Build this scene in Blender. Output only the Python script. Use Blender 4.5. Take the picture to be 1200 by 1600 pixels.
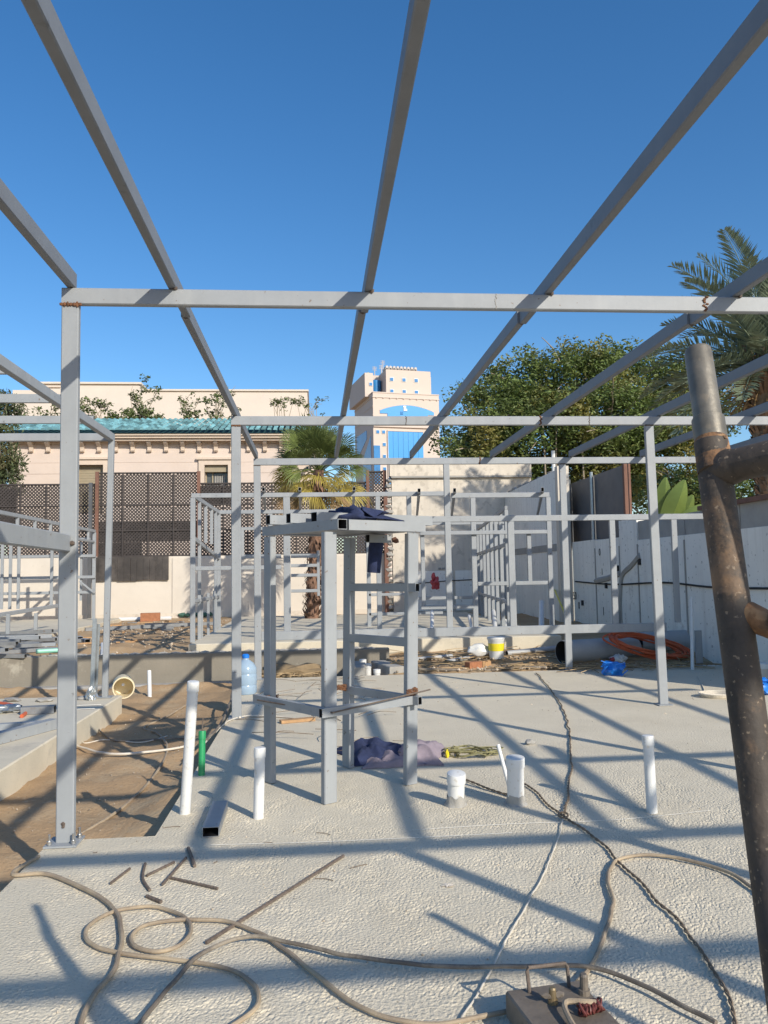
import bpy, bmesh, math, random
import numpy as np
from mathutils import Vector, Matrix, noise as mnoise

# ------------------------------------------------------------------ scene
for o in list(bpy.data.objects): bpy.data.objects.remove(o, do_unlink=True)
scn = bpy.context.scene
COL = scn.collection
R = math.radians
rng = random.Random(7)
nrg = np.random.default_rng(11)

# ------------------------------------------------------------------ camera (eye height 1.5 m over the slab)
yaw, pitch, roll = 0.0867, 0.0774, 0.0168
fw = Vector((math.sin(yaw)*math.cos(pitch), math.cos(yaw)*math.cos(pitch), math.sin(pitch)))
rt = Vector((math.cos(yaw), -math.sin(yaw), 0)); up = rt.cross(fw)
rt2 = math.cos(roll)*rt - math.sin(roll)*up; up2 = math.sin(roll)*rt + math.cos(roll)*up
cd = bpy.data.cameras.new('camera'); cam = bpy.data.objects.new('camera', cd); COL.objects.link(cam)
cam.matrix_world = Matrix(((rt2.x, up2.x, -fw.x, 0), (rt2.y, up2.y, -fw.y, 0), (rt2.z, up2.z, -fw.z, 1.5), (0, 0, 0, 1)))
cd.sensor_fit = 'VERTICAL'; cd.sensor_height = 36; cd.lens = 36*1249.72/1600
cd.clip_start = 0.05; cd.clip_end = 3000
scn.camera = cam

# ------------------------------------------------------------------ sky and sun
SUN = Vector((1.03, -1.549, 1.0)).normalized()
w = bpy.data.worlds.new('World'); scn.world = w; w.use_nodes = True
wn = w.node_tree; bgn = wn.nodes['Background']
sky = wn.nodes.new('ShaderNodeTexSky'); sky.sky_type = 'NISHITA'; sky.sun_disc = False
sky.sun_elevation = math.asin(SUN.z); sky.sun_rotation = math.atan2(SUN.x, SUN.y)
sky.air_density = 1.0; sky.dust_density = 0.7; sky.ozone_density = 2.6; sky.altitude = 50
hs = wn.nodes.new('ShaderNodeHueSaturation'); hs.inputs['Saturation'].default_value = 1.29; hs.inputs['Hue'].default_value = 0.502
wn.links.new(sky.outputs[0], hs.inputs['Color']); wn.links.new(hs.outputs[0], bgn.inputs[0]); bgn.inputs[1].default_value = 0.123
sl = bpy.data.lights.new('sun', 'SUN'); sl.energy = 3.75; sl.angle = R(0.53); sl.color = (1.0, 0.93, 0.80)
so = bpy.data.objects.new('sun', sl); COL.objects.link(so); so.location = (10, -15, 20)
so.rotation_euler = SUN.to_track_quat('Z', 'Y').to_euler()
scn.view_settings.view_transform = 'Standard'; scn.view_settings.look = 'None'
scn.view_settings.exposure = 0.42; scn.view_settings.gamma = 1.0
scn.render.resolution_x = 768; scn.render.resolution_y = 1024

# ------------------------------------------------------------------ materials
MATS = {}
def mat(name, col, rough=0.7, var=0.12, scale=6.0, bump=0.0, bscale=40.0, metal=0.0, spots=None, spot_scale=3.0, spot_lo=0.6, spot_hi=0.72,
        island=0.0, transl=0.0, streak=None, alpha=None, bdist=0.01, spec=0.5, streak_amt=0.6):
    m = bpy.data.materials.new(name); m.use_nodes = True; MATS[name] = m
    nt = m.node_tree; N = nt.nodes; L = nt.links; b = N['Principled BSDF']
    geo = N.new('ShaderNodeNewGeometry')
    n1 = N.new('ShaderNodeTexNoise'); n1.inputs['Scale'].default_value = scale; n1.inputs['Detail'].default_value = 6
    n1.inputs['Roughness'].default_value = 0.65
    L.new(geo.outputs['Position'], n1.inputs['Vector'])
    rp = N.new('ShaderNodeValToRGB'); c = col
    rp.color_ramp.elements[0].position = 0.28; rp.color_ramp.elements[1].position = 0.72
    rp.color_ramp.elements[0].color = (*[max(0, a*(1-var)) for a in c], 1); rp.color_ramp.elements[1].color = (*[min(1, a*(1+var)) for a in c], 1)
    L.new(n1.outputs[0], rp.inputs[0]); out = rp.outputs[0]
    if island:
        mx = N.new('ShaderNodeMix'); mx.data_type = 'RGBA'; mx.blend_type = 'MULTIPLY'; mx.inputs[0].default_value = 1
        mr = N.new('ShaderNodeMapRange'); mr.inputs[3].default_value = 1-island; mr.inputs[4].default_value = 1+island
        L.new(geo.outputs['Random Per Island'], mr.inputs[0]); L.new(out, mx.inputs[6]); L.new(mr.outputs[0], mx.inputs[7]); out = mx.outputs[2]
    if streak:
        mp = N.new('ShaderNodeMapping'); mp.inputs['Scale'].default_value = (5, 5, 0.35)
        L.new(geo.outputs['Position'], mp.inputs[0])
        n3 = N.new('ShaderNodeTexNoise'); n3.inputs['Scale'].default_value = 1.6; n3.inputs['Detail'].default_value = 5
        L.new(mp.outputs[0], n3.inputs['Vector'])
        r3 = N.new('ShaderNodeMapRange'); r3.inputs[1].default_value = 0.5; r3.inputs[2].default_value = 0.78; r3.inputs[4].default_value = streak_amt
        L.new(n3.outputs[0], r3.inputs[0])
        mx = N.new('ShaderNodeMix'); mx.data_type = 'RGBA'; L.new(r3.outputs[0], mx.inputs[0]); L.new(out, mx.inputs[6]); mx.inputs[7].default_value = (*streak, 1); out = mx.outputs[2]
    if spots:
        n2 = N.new('ShaderNodeTexNoise'); n2.inputs['Scale'].default_value = spot_scale; n2.inputs['Detail'].default_value = 8; n2.inputs['Roughness'].default_value = 0.7
        L.new(geo.outputs['Position'], n2.inputs['Vector'])
        r2 = N.new('ShaderNodeMapRange'); r2.inputs[1].default_value = spot_lo; r2.inputs[2].default_value = spot_hi
        L.new(n2.outputs[0], r2.inputs[0])
        mx = N.new('ShaderNodeMix'); mx.data_type = 'RGBA'; L.new(r2.outputs[0], mx.inputs[0]); L.new(out, mx.inputs[6]); mx.inputs[7].default_value = (*spots, 1); out = mx.outputs[2]
    L.new(out, b.inputs['Base Color'])
    b.inputs['Roughness'].default_value = rough; b.inputs['Metallic'].default_value = metal
    b.inputs['Specular IOR Level'].default_value = spec
    if bump:
        nb = N.new('ShaderNodeTexNoise'); nb.inputs['Scale'].default_value = bscale; nb.inputs['Detail'].default_value = 4
        L.new(geo.outputs['Position'], nb.inputs['Vector'])
        bp = N.new('ShaderNodeBump'); bp.inputs['Strength'].default_value = bump; bp.inputs['Distance'].default_value = bdist
        L.new(nb.outputs[0], bp.inputs['Height']); L.new(bp.outputs[0], b.inputs['Normal'])
    if transl:
        tr = N.new('ShaderNodeBsdfTranslucent'); L.new(out, tr.inputs[0]); ms = N.new('ShaderNodeMixShader'); ms.inputs[0].default_value = transl
        L.new(b.outputs[0], ms.inputs[1]); L.new(tr.outputs[0], ms.inputs[2]); L.new(ms.outputs[0], N['Material Output'].inputs[0])
    return m

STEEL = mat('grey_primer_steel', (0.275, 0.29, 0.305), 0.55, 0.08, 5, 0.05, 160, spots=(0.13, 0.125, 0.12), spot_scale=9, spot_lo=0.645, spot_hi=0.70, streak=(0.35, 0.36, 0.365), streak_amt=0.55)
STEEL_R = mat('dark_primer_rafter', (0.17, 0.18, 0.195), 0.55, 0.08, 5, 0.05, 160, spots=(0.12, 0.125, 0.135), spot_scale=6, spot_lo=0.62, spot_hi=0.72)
STEEL_D = mat('dark_mill_steel', (0.20, 0.205, 0.21), 0.5, 0.2, 6, 0.05, 120, spots=(0.16, 0.10, 0.06), spot_scale=5, spot_lo=0.6, spot_hi=0.75)
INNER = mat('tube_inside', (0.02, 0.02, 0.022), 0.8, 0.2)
GALV = mat('galvanised_metal', (0.42, 0.44, 0.45), 0.35, 0.15, 20, metal=0.7)
RUST = mat('rust', (0.17, 0.075, 0.035), 0.9, 0.4, 60, 0.5, 200, spots=(0.06, 0.035, 0.025), spot_scale=90, spot_lo=0.5, spot_hi=0.6)
WELD = mat('weld_scale', (0.10, 0.075, 0.06), 0.8, 0.5, 80, 0.5, 200)
REBAR = mat('rebar_steel', (0.13, 0.10, 0.08), 0.75, 0.3, 30, 0.4, 250)
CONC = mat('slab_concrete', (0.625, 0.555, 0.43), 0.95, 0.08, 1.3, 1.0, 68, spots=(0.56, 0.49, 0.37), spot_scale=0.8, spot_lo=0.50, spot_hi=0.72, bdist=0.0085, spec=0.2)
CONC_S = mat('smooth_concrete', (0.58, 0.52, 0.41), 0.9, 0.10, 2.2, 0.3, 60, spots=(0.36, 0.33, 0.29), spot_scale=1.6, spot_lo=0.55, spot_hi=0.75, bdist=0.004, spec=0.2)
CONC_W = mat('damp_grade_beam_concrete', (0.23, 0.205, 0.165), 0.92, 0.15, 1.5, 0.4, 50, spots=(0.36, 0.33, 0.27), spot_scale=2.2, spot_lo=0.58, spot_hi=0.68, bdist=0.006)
CONC_B = mat('block_concrete', (0.33, 0.315, 0.29), 0.92, 0.15, 6, 0.4, 60)
SOIL = mat('sandy_soil', (0.42, 0.285, 0.165), 0.95, 0.12, 0.7, 0.5, 30, spots=(0.44, 0.34, 0.22), spot_scale=1.4, spot_lo=0.5, spot_hi=0.7, bdist=0.02, spec=0.1)
STONE = mat('pebbles', (0.42, 0.35, 0.27), 0.95, 0.2, 3, island=0.4)
STRAW = mat('dry_sticks', (0.32, 0.23, 0.13), 0.9, 0.2, 8, island=0.45)
PVC = mat('white_pvc', (0.66, 0.66, 0.65), 0.32, 0.03, 9, spots=(0.55, 0.52, 0.47), spot_scale=16, spot_lo=0.66, spot_hi=0.74)
PVC_Y = mat('cream_pvc', (0.72, 0.62, 0.42), 0.4, 0.08, 9)
PVC_G = mat('green_ppr', (0.02, 0.27, 0.10), 0.4, 0.08, 9)
PVC_GREY = mat('grey_pvc', (0.36, 0.365, 0.37), 0.5, 0.08, 5, spots=(0.45, 0.42, 0.38), spot_scale=5, spot_lo=0.55, spot_hi=0.7)
CABLE = mat('dusty_cable', (0.27, 0.21, 0.15), 0.8, 0.25, 7, 0.2, 200, spots=(0.42, 0.33, 0.22), spot_scale=2.5, spot_lo=0.45, spot_hi=0.6)
CABLE_D = mat('dark_cable', (0.15, 0.125, 0.10), 0.8, 0.25, 9, 0.2, 200, spots=(0.26, 0.22, 0.17), spot_scale=4, spot_lo=0.5, spot_hi=0.6)
WIRE = mat('brown_wire', (0.19, 0.14, 0.095), 0.8, 0.25, 12)
WIRE_W = mat('white_wire', (0.62, 0.56, 0.47), 0.7, 0.15, 12)
WIRE_Y = mat('olive_wire', (0.23, 0.21, 0.10), 0.7, 0.25, 12)
STRING = mat('chalk_string', (0.66, 0.63, 0.58), 0.9, 0.1)
ORANGE = mat('orange_conduit', (0.50, 0.10, 0.035), 0.5, 0.2, 6)
BLUE = mat('blue_plastic', (0.01, 0.17, 0.62), 0.45, 0.3, 12, island=0.2)
NAVY = mat('navy_denim', (0.022, 0.032, 0.085), 0.95, 0.35, 12, 0.4, 300)
MAUVE = mat('mauve_cotton', (0.26, 0.215, 0.25), 0.95, 0.18, 10, 0.4, 300)
YELLOW = mat('yellow_plastic', (0.75, 0.62, 0.03), 0.4, 0.08, 10)
WHITE_P = mat('white_plastic', (0.66, 0.66, 0.645), 0.4, 0.06, 10)
BRICK = mat('red_brick', (0.33, 0.14, 0.07), 0.9, 0.25, 14, 0.4, 60)
TIMBER = mat('raw_timber', (0.40, 0.24, 0.12), 0.85, 0.25, 10, 0.3, 90)
CREAM = mat('cream_wall_paint', (0.60, 0.54, 0.465), 0.85, 0.05, 1.5, 0.15, 40, spots=(0.54, 0.47, 0.385), spot_scale=1.2, spot_lo=0.6, spot_hi=0.8)
STAINED = mat('stained_plaster', (0.60, 0.535, 0.45), 0.9, 0.10, 1.6, 0.4, 25, spots=(0.30, 0.26, 0.21), spot_scale=1.7, spot_lo=0.60, spot_hi=0.74, streak=(0.48, 0.42, 0.35))
WHITEWASH = mat('whitewashed_panel', (0.82, 0.79, 0.73), 0.85, 0.06, 1.3, 0.2, 30, spots=(0.45, 0.41, 0.36), spot_scale=2.0, spot_lo=0.60, spot_hi=0.74, streak=(0.60, 0.56, 0.50), streak_amt=0.55)
GREYBAND = mat('grey_render', (0.34, 0.325, 0.30), 0.9, 0.15, 2.5, 0.2, 40, streak=(0.36, 0.35, 0.34))
SHEET = mat('dark_metal_sheet', (0.085, 0.088, 0.095), 0.55, 0.2, 2, spots=(0.13, 0.12, 0.115), spot_scale=1.2, spot_lo=0.5, spot_hi=0.7)
SHEET_B = mat('black_tarpaulin_and_shade', (0.045, 0.038, 0.034), 0.6, 0.4, 2, spots=(0.10, 0.085, 0.075), spot_scale=1.5, spot_lo=0.5, spot_hi=0.7)  # tarpaulin strip, and the added sheets that paint shade behind the lattice
LATT = mat('brown_lattice', (0.045, 0.037, 0.035), 0.75, 0.2, 4, island=0.15)
BROWN = mat('brown_trim', (0.17, 0.085, 0.06), 0.8, 0.2, 4)
HOUSE = mat('pink_limestone', (0.60, 0.50, 0.435), 0.85, 0.05, 0.8, spots=(0.56, 0.46, 0.39), spot_scale=0.7, spot_lo=0.5, spot_hi=0.75)
TRIM = mat('stone_trim', (0.58, 0.475, 0.385), 0.85, 0.08, 4)
TILE_D = mat('tile_gap_shade', (0.03, 0.10, 0.115), 0.7, 0.2, 3)  # deck colour darkened to paint the shadow in gaps between roof tiles
TILE = mat('turquoise_glazed_tile', (0.17, 0.345, 0.385), 0.4, 0.15, 3, island=0.5)
GLASSD = mat('dark_window_glass', (0.07, 0.075, 0.075), 0.12, 0.2, 3)
SHUT = mat('olive_shutter', (0.30, 0.25, 0.17), 0.6, 0.08, 4)
WBLD = mat('pale_render', (0.61, 0.535, 0.465), 0.9, 0.04, 0.6)
TWR = mat('tower_stone', (0.56, 0.475, 0.42), 0.9, 0.04, 0.1)
TWB = mat('tower_blue_cladding', (0.004, 0.24, 0.60), 0.35, 0.06, 0.2)
TWG = mat('tower_blue_glass', (0.02, 0.17, 0.42), 0.2, 0.25, 0.3)
TWS = mat('tower_side_glass', (0.10, 0.14, 0.30), 0.25, 0.15, 0.2)
TWD = mat('rooftop_dark', (0.06, 0.055, 0.055), 0.7, 0.2, 1)
TWL = mat('rooftop_grey', (0.45, 0.42, 0.41), 0.6, 0.1, 1)
BARK = mat('bark', (0.20, 0.155, 0.11), 0.95, 0.3, 8, 0.7, 40)
TWIG = mat('pale_twig', (0.30, 0.25, 0.19), 0.9, 0.2, 8)
LEAF1 = mat('tree_leaf_green', (0.135, 0.185, 0.05), 0.5, 0.4, 0.9, island=0.5, transl=0.33, spots=(0.25, 0.22, 0.06), spot_scale=0.5, spot_lo=0.49, spot_hi=0.62)
LEAF2 = mat('left_tree_leaf', (0.085, 0.11, 0.045), 0.6, 0.35, 1.2, island=0.5, transl=0.25, spots=(0.13, 0.095, 0.04), spot_scale=1.2, spot_lo=0.5, spot_hi=0.65)
LEAF3 = mat('shrub_leaf', (0.12, 0.15, 0.05), 0.6, 0.3, 2.5, island=0.5, transl=0.3)
FROND = mat('date_frond', (0.20, 0.245, 0.165), 0.45, 0.15, 2, island=0.3, transl=0.15)
FAN_G = mat('fan_leaf_green', (0.135, 0.17, 0.05), 0.45, 0.2, 3, island=0.25, transl=0.25)
FAN_Y = mat('fan_leaf_yellow', (0.34, 0.27, 0.06), 0.5, 0.25, 3, island=0.3, transl=0.25)
FAN_B = mat('fan_leaf_dry', (0.26, 0.165, 0.075), 0.7, 0.3, 3, island=0.3)
BOOT = mat('palm_boots', (0.15, 0.085, 0.055), 0.9, 0.3, 7, island=0.5)
BOOT_D = mat('date_palm_boots', (0.20, 0.13, 0.085), 0.9, 0.3, 7, island=0.5)
BANANA = mat('banana_leaf', (0.15, 0.21, 0.05), 0.45, 0.15, 3, transl=0.35)
SCAF = mat('worn_scaffold_tube', (0.055, 0.043, 0.034), 0.7, 0.5, 18, 0.35, 120, spots=(0.20, 0.12, 0.065), spot_scale=6.5, spot_lo=0.50, spot_hi=0.64, bdist=0.003)
SCAF_T = mat('bare_spigot', (0.17, 0.155, 0.13), 0.5, 0.3, 20, 0.1, 80, metal=0.35)
SCAF_R = mat('rusted_scaffold_joint', (0.20, 0.105, 0.05), 0.85, 0.5, 25, 0.3, 90, spots=(0.06, 0.045, 0.035), spot_scale=14, spot_lo=0.5, spot_hi=0.62)
MACH = mat('dirty_grey_enamel', (0.15, 0.125, 0.10), 0.6, 0.3, 10, 0.2, 60, spots=(0.075, 0.055, 0.04), spot_scale=12, spot_lo=0.55, spot_hi=0.7)
BRASS = mat('dull_brass', (0.25, 0.19, 0.11), 0.5, 0.2, 30, metal=0.5)
COPPER = mat('red_wire_coil', (0.12, 0.03, 0.025), 0.5, 0.3, 30)
RED = mat('red_bag', (0.42, 0.06, 0.07), 0.6, 0.2, 10)
INK = mat('black_ink', (0.02, 0.02, 0.02), 0.8, 0.2)
BOTTLE = mat('pale_blue_bottle', (0.42, 0.55, 0.68), 0.2, 0.05, 5, transl=0.35)
def specks(m, col, scale, lo, hi, amt=1.0):
    nt = m.node_tree; N = nt.nodes; L = nt.links; b = N['Principled BSDF']; src = b.inputs['Base Color'].links[0].from_socket
    g = N.new('ShaderNodeNewGeometry'); n = N.new('ShaderNodeTexNoise'); n.inputs['Scale'].default_value = scale; n.inputs['Detail'].default_value = 3; L.new(g.outputs['Position'], n.inputs['Vector'])
    r = N.new('ShaderNodeMapRange'); r.inputs[1].default_value = lo; r.inputs[2].default_value = hi; r.inputs[4].default_value = amt; L.new(n.outputs[0], r.inputs[0])
    x = N.new('ShaderNodeMix'); x.data_type = 'RGBA'; L.new(r.outputs[0], x.inputs[0]); L.new(src, x.inputs[6]); x.inputs[7].default_value = (*col, 1); L.new(x.outputs[2], b.inputs['Base Color'])
specks(CONC, (0.27, 0.235, 0.185), 72, 0.64, 0.70, 0.85); specks(CONC, (0.62, 0.56, 0.47), 40, 0.60, 0.72, 0.5)
specks(CONC_S, (0.34, 0.30, 0.245), 60, 0.62, 0.72, 0.6); specks(SOIL, (0.22, 0.15, 0.085), 45, 0.60, 0.70, 0.6); specks(SOIL, (0.50, 0.40, 0.28), 22, 0.62, 0.72, 0.5)
specks(SCAF, (0.02, 0.022, 0.032), 8, 0.56, 0.66, 0.85); specks(SCAF, (0.34, 0.26, 0.18), 130, 0.64, 0.70, 0.5); specks(SCAF, (0.03, 0.025, 0.02), 70, 0.62, 0.68, 0.6); specks(SCAF_T, (0.24, 0.20, 0.15), 45, 0.58, 0.66, 0.6); specks(SCAF_R, (0.34, 0.20, 0.10), 50, 0.56, 0.62, 0.8)
specks(STAINED, (0.42, 0.37, 0.31), 5, 0.56, 0.62, 0.6); specks(WHITEWASH, (0.30, 0.27, 0.24), 14, 0.66, 0.70, 0.7); specks(STEEL, (0.16, 0.11, 0.08), 30, 0.70, 0.73, 0.8)
specks(PVC, (0.45, 0.40, 0.33), 30, 0.60, 0.70, 0.5); specks(CREAM, (0.45, 0.39, 0.31), 7, 0.64, 0.72, 0.35)
GLINT = mat('steel_bolt', (0.5, 0.5, 0.5), 0.3, 0.2, 30, metal=0.9)

# ------------------------------------------------------------------ helpers
WORLD = {}
def root(name, label, cat, loc, group=None):
    o = bpy.data.objects.new(name, None); COL.objects.link(o); o.location = loc; o.empty_display_size = 0.1
    o['label'] = label; o['category'] = cat
    if group: o['group'] = group
    WORLD[o.name] = Vector(loc); return o
def tag(o, label, cat, group=None, kind=None):
    o['label'] = label; o['category'] = cat
    if group: o['group'] = group
    if kind: o['kind'] = kind
    return o
def obj(name, vf, m, parent=None, smooth=False, kind=None, base=False):
    V, F = vf
    V = np.asarray(V, dtype=np.float64).reshape(-1, 3)
    c = V.mean(axis=0)
    if base: c[2] = V[:, 2].min()
    me = bpy.data.meshes.new(name); me.from_pydata((V-c).tolist(), [], F); me.update()
    if isinstance(m, (list, tuple)):
        for a in m: me.materials.append(a)
    else: me.materials.append(m)
    if smooth:
        me.polygons.foreach_set('use_smooth', [True]*len(me.polygons))
        if len(V) < 20000: me.set_sharp_from_angle(angle=R(38 if smooth is True else 120))
    o = bpy.data.objects.new(name, me); COL.objects.link(o); c = Vector(c)
    if parent is not None:
        o.parent = parent; o.location = c - WORLD[parent.name]
    else: o.location = c
    WORLD[o.name] = c
    if kind: o['kind'] = kind
    return o
def struct(name, vf, m, smooth=False):
    o = obj(name, vf, m, None, smooth); o['kind'] = 'structure'; return o
def join(*parts):
    V = []; F = []
    for v, f in parts:
        k = len(V); V += [tuple(a) for a in v]; F += [tuple(i+k for i in t) for t in f]
    return V, F
def frame_of(a, b, up=(0, 0, 1)):
    a = Vector(a); b = Vector(b); d = (b-a).normalized(); u = Vector(up)
    s = d.cross(u)
    if s.length < 1e-4: s = d.cross(Vector((1, 0, 0)))
    s.normalize(); u = s.cross(d).normalized(); return a, b, d, s, u
def bar(a, b, w, h, up=(0, 0, 1), ch=0.006):
    """rolled rectangular tube with rounded edges: w across, h along up"""
    a, b, d, s, u = frame_of(a, b, up); x, y = w/2, h/2; c = min(ch, w*.3, h*.3)
    pr = [(-x+c, -y), (x-c, -y), (x, -y+c), (x, y-c), (x-c, y), (-x+c, y), (-x, y-c), (-x, -y+c)]
    V = [a+s*p+u*q for p, q in pr]+[b+s*p+u*q for p, q in pr]
    F = [(i, i+8, (i+1) % 8+8, (i+1) % 8) for i in range(8)]+[tuple(range(8)), tuple(range(15, 7, -1))]
    return V, F
def hollow(a, b, w, h, t=0.004, up=(0, 0, 1), deep=0.25):
    """open-ended tube: shell plus the dark inside wall; returns (shell, inside)"""
    a, b, d, s, u = frame_of(a, b, up); x, y = w/2, h/2
    o4 = [(-x, -y), (x, -y), (x, y), (-x, y)]; i4 = [(p*(x-t)/x, q*(y-t)/y) for p, q in o4]
    V = [P+s*p+u*q for P in (a, b) for p, q in o4]+[P+s*p+u*q for P in (a, b) for p, q in i4]
    F = [(i, i+4, (i+1) % 4+4, (i+1) % 4) for i in range(4)]
    for k in (0, 4):
        F += [((i+1) % 4+k, i+k, i+8+k, (i+1) % 4+8+k)[::(1 if k == 0 else -1)] for i in range(4)]
    V2 = [P+s*p+u*q for P in (a+d*.001, b-d*.001) for p, q in i4]
    F2 = [(i, (i+1) % 4, (i+1) % 4+4, i+4) for i in range(4)]
    return (V, F), (V2, F2)
def cyl(a, b, r0, r1=None, n=12, cap=True):
    r1 = r0 if r1 is None else r1
    a, b, d, s, u = frame_of(a, b)
    V = [P+(s*math.cos(2*math.pi*i/n)+u*math.sin(2*math.pi*i/n))*r for P, r in ((a, r0), (b, r1)) for i in range(n)]
    F = [(i, (i+1) % n, (i+1) % n+n, i+n) for i in range(n)]
    if cap: F += [tuple(range(n-1, -1, -1)), tuple(range(n, 2*n))]
    return V, F
def lathe(a, b, prof, n=16):
    """profile [(t along axis in metres, radius)] turned about a->b"""
    a, b, d, s, u = frame_of(a, b); V = []; F = []
    for t, r in prof:
        V += [a+d*t+(s*math.cos(2*math.pi*i/n)+u*math.sin(2*math.pi*i/n))*r for i in range(n)]
    for k in range(len(prof)-1):
        F += [(k*n+i, k*n+(i+1) % n, (k+1)*n+(i+1) % n, (k+1)*n+i) for i in range(n)]
    F += [tuple(range(n-1, -1, -1)), tuple(range((len(prof)-1)*n, len(prof)*n))]
    return V, F
def smooth_path(pts, sub=6):
    P = [Vector(p) for p in pts]; out = []
    for i in range(len(P)-1):
        p0 = P[max(i-1, 0)]; p1 = P[i]; p2 = P[i+1]; p3 = P[min(i+2, len(P)-1)]
        for k in range(sub):
            t = k/sub
            out.append(0.5*((2*p1)+(p2-p0)*t+(2*p0-5*p1+4*p2-p3)*t*t+(3*p1-p0-3*p2+p3)*t**3))
    out.append(P[-1]); return out
def tube(pts, r, n=6, sub=6, raw=False, taper=None):
    P = [Vector(p) for p in pts] if raw else smooth_path(pts, sub)
    V = []; F = []; u = None
    for i, p in enumerate(P):
        d = (P[min(i+1, len(P)-1)]-P[max(i-1, 0)])
        d = d.normalized() if d.length > 1e-9 else Vector((0, 0, 1))
        if u is None: u = d.orthogonal().normalized()
        else:
            u = u-d*u.dot(d); u = u.normalized() if u.length > 1e-6 else d.orthogonal().normalized()
        s = d.cross(u); rr = r if taper is None else r+(taper-r)*i/(len(P)-1)
        V += [p+(u*math.cos(2*math.pi*k/n)+s*math.sin(2*math.pi*k/n))*rr for k in range(n)]
    for i in range(len(P)-1):
        F += [(i*n+k, i*n+(k+1) % n, (i+1)*n+(k+1) % n, (i+1)*n+k) for k in range(n)]
    F += [tuple(range(n-1, -1, -1)), tuple(range((len(P)-1)*n, len(P)*n))]
    return V, F
def box(x0, x1, y0, y1, z0, z1):
    V = [(x0, y0, z0), (x1, y0, z0), (x1, y1, z0), (x0, y1, z0), (x0, y0, z1), (x1, y0, z1), (x1, y1, z1), (x0, y1, z1)]
    return V, [(3, 2, 1, 0), (4, 5, 6, 7), (0, 1, 5, 4), (1, 2, 6, 5), (2, 3, 7, 6), (3, 0, 4, 7)]
def obox(o, ax, ay, az, x0, x1, y0, y1, z0, z1):
    V, F = box(x0, x1, y0, y1, z0, z1); o = Vector(o)
    return [o+Vector(ax)*x+Vector(ay)*y+Vector(az)*z for x, y, z in V], F
def blob(c, r, seed=0, sub=2, amp=0.25, f=1.6):
    bm = bmesh.new(); bmesh.ops.create_icosphere(bm, subdivisions=sub, radius=1.0)
    V = []
    for v in bm.verts:
        k = 1+amp*mnoise.noise(v.co*f+Vector((seed*7.1, seed*3.3, seed)))
        V.append((c[0]+v.co.x*r[0]*k, c[1]+v.co.y*r[1]*k, c[2]+v.co.z*r[2]*k))
    F = [tuple(v.index for v in f_.verts) for f_ in bm.faces]; bm.free(); return V, F
def disk_y(c, r, y, n=20):
    return [(c[0]+r*math.cos(2*math.pi*i/n), y, c[1]+r*math.sin(2*math.pi*i/n)) for i in range(n)], [tuple(range(n))]
def lerp(a, b, t): return tuple(a[i]+(b[i]-a[i])*t for i in range(3))

# ================================================================== SETTING
def bandnoise(nx, ny, dx, dy, lo, hi, seed):
    """periodic noise with features between lo and hi metres"""
    g = np.random.default_rng(seed).standard_normal((ny, nx))
    fx = np.fft.fftfreq(nx, dx)[None, :]; fy = np.fft.fftfreq(ny, dy)[:, None]; k = np.sqrt(fx*fx+fy*fy)+1e-9
    lam = 1/k; w_ = np.exp(-(np.log(lam/math.sqrt(lo*hi))/(0.5*math.log(hi/lo)+.2))**2)
    a = np.real(np.fft.ifft2(np.fft.fft2(g)*w_)); return a/a.std()
def gridmesh(xs, ys, Z):
    nx, ny = len(xs), len(ys); X, Y = np.meshgrid(xs, ys)
    V = np.stack([X, Y, Z], -1).reshape(-1, 3)
    i = np.arange((ny-1)*(nx-1)); r_, c_ = i//(nx-1), i % (nx-1); a = r_*nx+c_
    return V, np.stack([a, a+1, a+nx+1, a+nx], -1).tolist()

# ground: one sheet to the horizon, low in the foreground trench, one step up behind the grade beam
xs = np.concatenate([[-900, -300, -120, -60, -30, -16, -11], np.arange(-9, 9.01, 0.09), [11, 16, 30, 60, 120, 300, 900]])
ys = np.concatenate([[-300, -60, -20, -6, 0, 2], np.arange(3, 13.3, 0.09), [13.34], np.arange(13.45, 26, 0.14), [28, 32, 45, 80, 150, 400, 1200]])
X, Y = np.meshgrid(xs, ys)
bn = bandnoise(len(xs), len(ys), .09, .09, .5, 1.8, 3)*0.010 + bandnoise(len(xs), len(ys), .09, .09, .12, .3, 4)*0.0045
Z = np.where(Y < 13.38, -0.25, 0.27)
gr = (X > 1.15) & (X < 6.6) & (Y > 11.7) & (Y < 14.1); Z = np.where(gr, -0.02+0.105*np.clip(Y-12, 0, 1.75), Z); Z = np.where((X > 4.1) & (X < 6.6) & (Y >= 14.1) & (Y < 17), 0.17, Z); Z = np.where((X > -2.0) & (X < 1.16) & (Y > 13.38) & (Y < 14.2), 0.19, Z)
Z = Z + np.where((np.abs(X) < 9.5) & (Y > 2) & (Y < 26), bn, 0)
# spoil heaped against the slab end and the grade beam foot
Z = Z + 0.17*np.exp(-((X+0.45)/0.7)**2-((Y-12.55)/0.35)**2) + 0.10*np.exp(-((Y-13.0)/0.22)**2)*(X < 1.1)*(Y < 13.4)*(0.6+0.4*np.sin(X*2.3))
Z = Z + 0.09*np.exp(-((Y-13.95)/0.25)**2)*(X < -2.2)*(Y > 13.4)*(0.6+0.5*np.sin(X*3.1))
Z = Z + 0.12*np.exp(-((X+1.05)/0.25)**2)*(Y > 5.2)*(Y < 12.3)*(0.5+0.5*np.sin(Y*2.1+1))
ground = struct('ground', gridmesh(xs, ys, Z), SOIL, smooth=True)

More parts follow.
